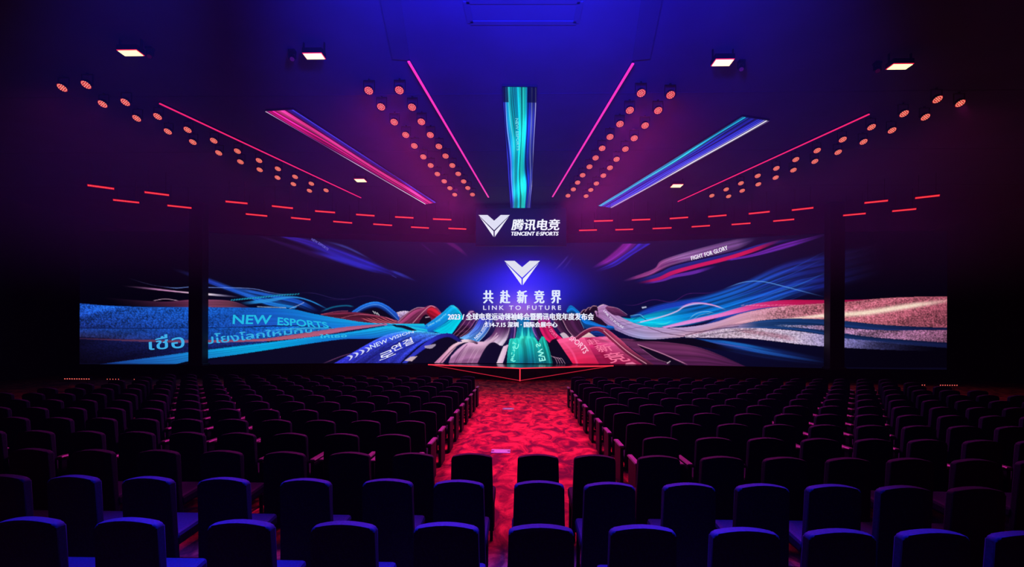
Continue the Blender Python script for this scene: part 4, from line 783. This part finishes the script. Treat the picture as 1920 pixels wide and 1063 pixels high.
# ---------------------------------------------------------------- flood panels
flood_light = bpy.data.lights.new('flood_beam', 'SPOT'); flood_light.energy = FLOOD_W; flood_light.color = (1.0, 0.04, 0.14); flood_light.spot_size = math.radians(120); flood_light.spot_blend = 1.0; flood_light.shadow_soft_size = 0.2
def flood(px, py, wpx, hpx, label, k, lit=True):
    z = CEIL-0.30; c = at_z(px, py, z); s = c.y/FPX; W = wpx*s
    D = hpx*c.y*c.y/(FPX*(z-CAMH))
    root = thing('flood_light', c, label, 'stage light', 'flood panels on the ceiling')
    bm = bmesh.new(); box(bm, (0, 0, 0.07), (W*1.12, D*1.25, 0.12), 0.015); link('housing', mesh_of('housing', bm), M_HOUSE, root)
    bm = bmesh.new(); box(bm, (0, 0, 0.006), (W*1.07, D*1.2, 0.012)); link('halo_frame', mesh_of('halo_frame', bm), M_FLOODHALO, root)  # added glowing frame in place of the lamp's red halo, no real part
    bm = bmesh.new(); box(bm, (0, 0, -0.004), (W, D, 0.014)); link('light_panel', mesh_of('light_panel', bm), M_FLOOD, root)
    for q in (-1, 1):
        bm = bmesh.new(); box(bm, (q*W*0.58, 0, 0.18), (0.02, 0.05, 0.24)); link('yoke_arm', mesh_of('yoke_arm', bm), M_HOUSE, root)
    if lit:
        L = bpy.data.objects.new('flood_beam', flood_light); COL.objects.link(L); L.parent = root; L.location = (0, -0.08, -0.12); L.rotation_euler = Vector((0, -0.5, -0.86)).to_track_quat('-Z', 'Y').to_euler()
for i, q in enumerate(((245, 99.5, 36, 10, 'bright flood panel with an added red halo outside the outermost par row, crimson side'), (589, 105.5, 34, 10, 'bright flood panel with an added red halo ahead of the crimson ceiling screen'),
          (1355, 117.5, 32, 11, 'bright flood panel with an added red halo ahead of the indigo ceiling screen'), (1687, 125, 34, 9, 'bright flood panel with an added red halo outside the outermost par row, indigo side'))): flood(*q, i)
flood(676, 338.5, 18, 5, 'small bright flood panel beside the crimson ceiling screen', 4, False); flood(1269, 348.5, 18, 5, 'small bright flood panel beside the indigo ceiling screen', 5, False)
# moving heads hanging beside the floods
def moving_head(p, label, aim, light=None):
    root = thing('moving_head', p, label, 'stage light', 'moving heads on the ceiling')
    bm = bmesh.new(); box(bm, (0, 0, -0.06), (0.30, 0.26, 0.12), 0.02); link('base', mesh_of('base', bm), M_HOUSE, root)
    bm = bmesh.new()
    for s in (-1, 1): box(bm, (s*0.15, 0, -0.25), (0.045, 0.10, 0.30), 0.012)
    box(bm, (0, 0, -0.125), (0.33, 0.10, 0.03), 0.008); link('yoke', mesh_of('yoke', bm), M_HOUSE, root)
    aim = Vector(aim).normalized(); c = Vector((0, 0, -0.34))
    bm = bmesh.new(); tube(bm, c-aim*0.15, c+aim*0.13, 0.09, 14, 0.115); link('head', mesh_of('head', bm), M_HOUSE, root)
    bm = bmesh.new(); tube(bm, c+aim*0.13, c+aim*0.14, 0.10, 14); hl = link('lens', mesh_of('lens', bm), M_STEEL if light is None else M_BLUELENS, root)
    if light is not None:
        L = bpy.data.objects.new('beam', light); COL.objects.link(L); L.parent = root; L.location = c+aim*0.2; L.rotation_euler = aim.to_track_quat('-Z', 'Y').to_euler()
    return root
M_BLUELENS = mat('blue_lens', (0.02, 0.02, 0.2), 0.2, emit=(0.05, 0.05, 1.0), strength=1.0, sample=False, noise=(9, 0.1, 0))
for px, py, lab in ((281, 103, 'black moving head beside the flood on the crimson side'), (1645, 130, 'black moving head beside the flood on the indigo side'),
                    (548, 108, 'black moving head beside the flood ahead of the crimson ceiling screen'), (1390, 127, 'black moving head beside the flood ahead of the indigo ceiling screen')):
    p = at_z(px, py, CEIL-0.17); moving_head((p.x, p.y, CEIL), lab, (-0.2*np.sign(p.x), -0.5, -0.8)).scale = (0.5, 0.5, 0.5)
blue_up = bpy.data.lights.new('blue_ceiling_wash', 'SPOT'); blue_up.energy = BLUE_UP; blue_up.color = (0.028, 0.024, 1.0); blue_up.spot_size = math.radians(94); blue_up.spot_blend = 1.0; blue_up.shadow_soft_size = 0.3
blue_down = bpy.data.lights.new('blue_seat_wash', 'SPOT'); blue_down.energy = BLUE_DOWN; blue_down.color = (0.03, 0.03, 1.0); blue_down.spot_size = math.radians(27); blue_down.spot_blend = 0.9; blue_down.shadow_soft_size = 0.15
# blue wash fixtures on a stand-off pipe above the back of the audience
pipe = thing('lighting_pipe', (0, 3.6, CEIL), 'black lighting pipe across the ceiling above the last seat rows', 'pipe')
bm = bmesh.new(); tube(bm, (-4, 0, -2.75), (4, 0, -2.75), 0.03, 8); link('rail', mesh_of('rail', bm), M_BLACK, pipe)
for x in (-3.5, 3.5):
    bm = bmesh.new(); tube(bm, (x, 0, -2.75), (x, 0, 0), 0.02, 6); link('drop_rod', mesh_of('drop_rod', bm), M_BLACK, pipe)
for x in (-0.9, 1.0):
    root = thing('wash_light', (x, 3.6, CEIL-2.71), 'blue wash light turned up to the ceiling, on the woven-%s screen half of the pipe' % ('blue' if x < 0 else 'mauve'), 'stage light', 'blue wash lights')
    bm = bmesh.new(); tube(bm, (0, 0.05, 0.10), (0, 0.12, 0.24), 0.13, 16, 0.16); link('head', mesh_of('head', bm), M_HOUSE, root)
    bm = bmesh.new(); tube(bm, (0, 0.12, 0.24), (0, 0.125, 0.25), 0.14, 16); link('lens', mesh_of('lens', bm), M_BLUELENS, root)
    L = bpy.data.objects.new('beam', blue_up); COL.objects.link(L); L.parent = root; L.location = (0, 0.16, 0.32); L.rotation_euler = Vector((0, 0.9, 0.43)).to_track_quat('-Z', 'Y').to_euler()
for i, x in enumerate((-3.3, -1.5, 0.3, 2.1)): moving_head((x, 4.4, CEIL), 'moving head throwing blue light on the last rows, %s from the woven-blue screen side' % ORD[i], (0, -0.115, -1), blue_down)

# ---------------------------------------------------------------- chairs
def rounded(w0, w1, z0, z1, r, crown, n=6):
    """outline of a chair back: width w0 at the foot, w1 at the top, rounded crowned top"""
    pts = [(-w0/2, z0), (w0/2, z0)]
    for i in range(n+1):
        t = math.pi/2*i/n; pts.append((w1/2-r+r*math.cos(t), z1-crown-r+r*math.sin(t)))
    for i in range(1, 6):
        x = (w1/2-r)*(1-2*i/6); pts.append((x, z1-crown*(x/(w1/2-r))**2))
    for i in range(n+1):
        t = math.pi/2+math.pi/2*i/n; pts.append((-w1/2+r+r*math.cos(t), z1-crown-r+r*math.sin(t)))
    return pts
def chair_meshes():
    bm = bmesh.new(); prism(bm, rounded(0.50, 0.455, 0.30, 1.0, 0.035, 0.028), 0.0, 0.075)
    es = [e for e in bm.edges if abs(e.verts[0].co.y-e.verts[1].co.y) < 1e-6]; bmesh.ops.bevel(bm, geom=es, offset=0.014, segments=2, affect='EDGES', profile=0.5)
    for v in bm.verts: v.co.y += 0.06*(1.0-v.co.z)*0.9+0.9*v.co.x**2*0.35
    back = mesh_of('backrest', bm)
    bm = bmesh.new(); box(bm, (0, 0.33, 0.40), (0.48, 0.46, 0.12), 0.035, Matrix.Rotation(math.radians(4), 3, 'X'), 2); seat = mesh_of('seat', bm)
    sides, pads = [], []
    for s in (-1, 1):
        bm = bmesh.new(); box(bm, (s*0.29, 0.32, 0.30), (0.05, 0.46, 0.60), 0.012, None, 1); sides.append(mesh_of('side_panel', bm))
        bm = bmesh.new(); box(bm, (s*0.288, 0.33, 0.62), (0.082, 0.50, 0.035), 0.012, None, 1); pads.append(mesh_of('armrest', bm))
    bm = bmesh.new(); box(bm, (0, 0.30, 0.22), (0.54, 0.06, 0.05), 0.008, None, 1); rail = mesh_of('crossbar', bm)
    return back, seat, sides, pads, rail
CH = chair_meshes()
def loose_chair_meshes():
    bm = bmesh.new(); prism(bm, rounded(0.50, 0.455, 0.12, 1.0, 0.035, 0.028), 0.0, 0.075)
    es = [e for e in bm.edges if abs(e.verts[0].co.y-e.verts[1].co.y) < 1e-6]; bmesh.ops.bevel(bm, geom=es, offset=0.014, segments=2, affect='EDGES', profile=0.5)
    for v in bm.verts: v.co.y += 0.06*(1.0-v.co.z)*0.9+0.9*v.co.x**2*0.35
    back = mesh_of('backrest', bm); legs = []
    for s in (-1, 1):
        for yy in (0.12, 0.50):
            bm = bmesh.new(); box(bm, (s*0.22, yy, 0.18), (0.035, 0.035, 0.36), 0.005, None, 1); legs.append(mesh_of('leg', bm))
    bm = bmesh.new(); box(bm, (0, 0.33, 0.41), (0.50, 0.48, 0.13), 0.035, Matrix.Rotation(math.radians(4), 3, 'X'), 2)
    return back, mesh_of('seat', bm), legs
LOOSE = loose_chair_meshes()
def loose_chair(x, y, label, group):
    root = thing('audience_chair', (x, y, 0), label, 'chair', group)
    root.rotation_euler.z = random.uniform(-0.012, 0.012)
    link('backrest', LOOSE[0], M_CHAIR, root); link('seat', LOOSE[1], M_CHAIR, root)
    for q in LOOSE[2]: link('leg', q, M_PLAST, root)
def chair(x, y, label, group):
    root = thing('audience_chair', (x, y, 0), label, 'chair', group)
    root.rotation_euler.z = random.uniform(-0.012, 0.012)
    link('backrest', CH[0], M_CHAIR, root); link('seat', CH[1], M_CHAIR, root); link('crossbar', CH[4], M_PLAST, root)
    for i in (0, 1):
        link('side_panel', CH[2][i], M_PLAST, root); link('armrest', CH[3][i], M_PAD, root)
for m in (CH[0], CH[1], LOOSE[0], LOOSE[1]):
    for p in m.polygons: p.use_smooth = p.area < 0.006
def in_view(x, y):
    px, _ = project(np.array([[x, y, 0.9]])); e = 1.7*FPX/y; return -e < px[0] < 1920+e
NCH = 0
for n in range(13):
    y = 3.33+n; word = ORD[12-n]; grp = 'audience chairs'
    if n <= 2:                                    # the three loose rows across the aisle
        cs_ = ((43, 231, 445, 642, 835, 1015, 1210, 1400, 1581, 1762, 1935), (-5, 128, 270, 415, 570, 725, 858, 1011, 1145, 1295, 1435, 1570, 1705, 1840), (-70, 48, 170, 290, 410, 530, 652, 773, 883, 1010, 1117, 1236, 1356, 1476, 1596, 1716, 1836, 1956))[n]
        xs = [at_y(c, 628+1200/y, y).x for c in cs_]; mid = cs_.index((1015, 1011, 1010)[n]); order = {x: abs(k-mid) for k, x in enumerate(xs)}
    else: xs = [-1.70-0.70*k for k in range(15)]+[1.86+0.69*k for k in range(15)]
    for x in xs:
        if not in_view(x, y): continue
        NCH += 1
        side = 'woven-blue' if x < 0.0 else 'woven-mauve'
        if n <= 2 and order[x] == 0: lab = 'black padded chair standing mid-aisle in the %s row from the stage' % word
        elif n <= 2: lab = 'black chair, %s from the mid-aisle chair, %s row from the stage, %s screen side' % (ORD[order[x]-1], word, side)
        else: lab = 'black chair, %s from the aisle, %s row from the stage, %s screen side' % (ORD[round((-x-1.70)/0.70 if x < 0 else (x-1.86)/0.69)], word, side)
        (loose_chair if n <= 2 else chair)(x+random.uniform(-0.006, 0.006), y+random.uniform(-0.012, 0.012), lab, grp)
print('chairs', NCH)

# ---------------------------------------------------------------- floor plates on the aisle
for px, py, wpx, lab in ((939, 845.5, 36, 'larger steel cover plate lying on the red aisle carpet'), (953, 766, 21, 'steel cover plate on the aisle carpet, closer to the stage')):
    c = at_z(px, py, 0.012); W = wpx*c.y/FPX
    root = thing('floor_plate', (c.x, c.y, 0), lab, 'plate')
    bm = bmesh.new(); box(bm, (0, 0, 0.006), (W, 0.30, 0.012), 0.004, None, 1); link('plate', mesh_of('plate', bm), M_STEEL, root)
    for s in (-1, 1):
        bm = bmesh.new(); tube(bm, (s*W*0.42, 0, 0.011), (s*W*0.42, 0, 0.016), 0.03, 12); link('screw', mesh_of('screw', bm), M_BLACK, root)
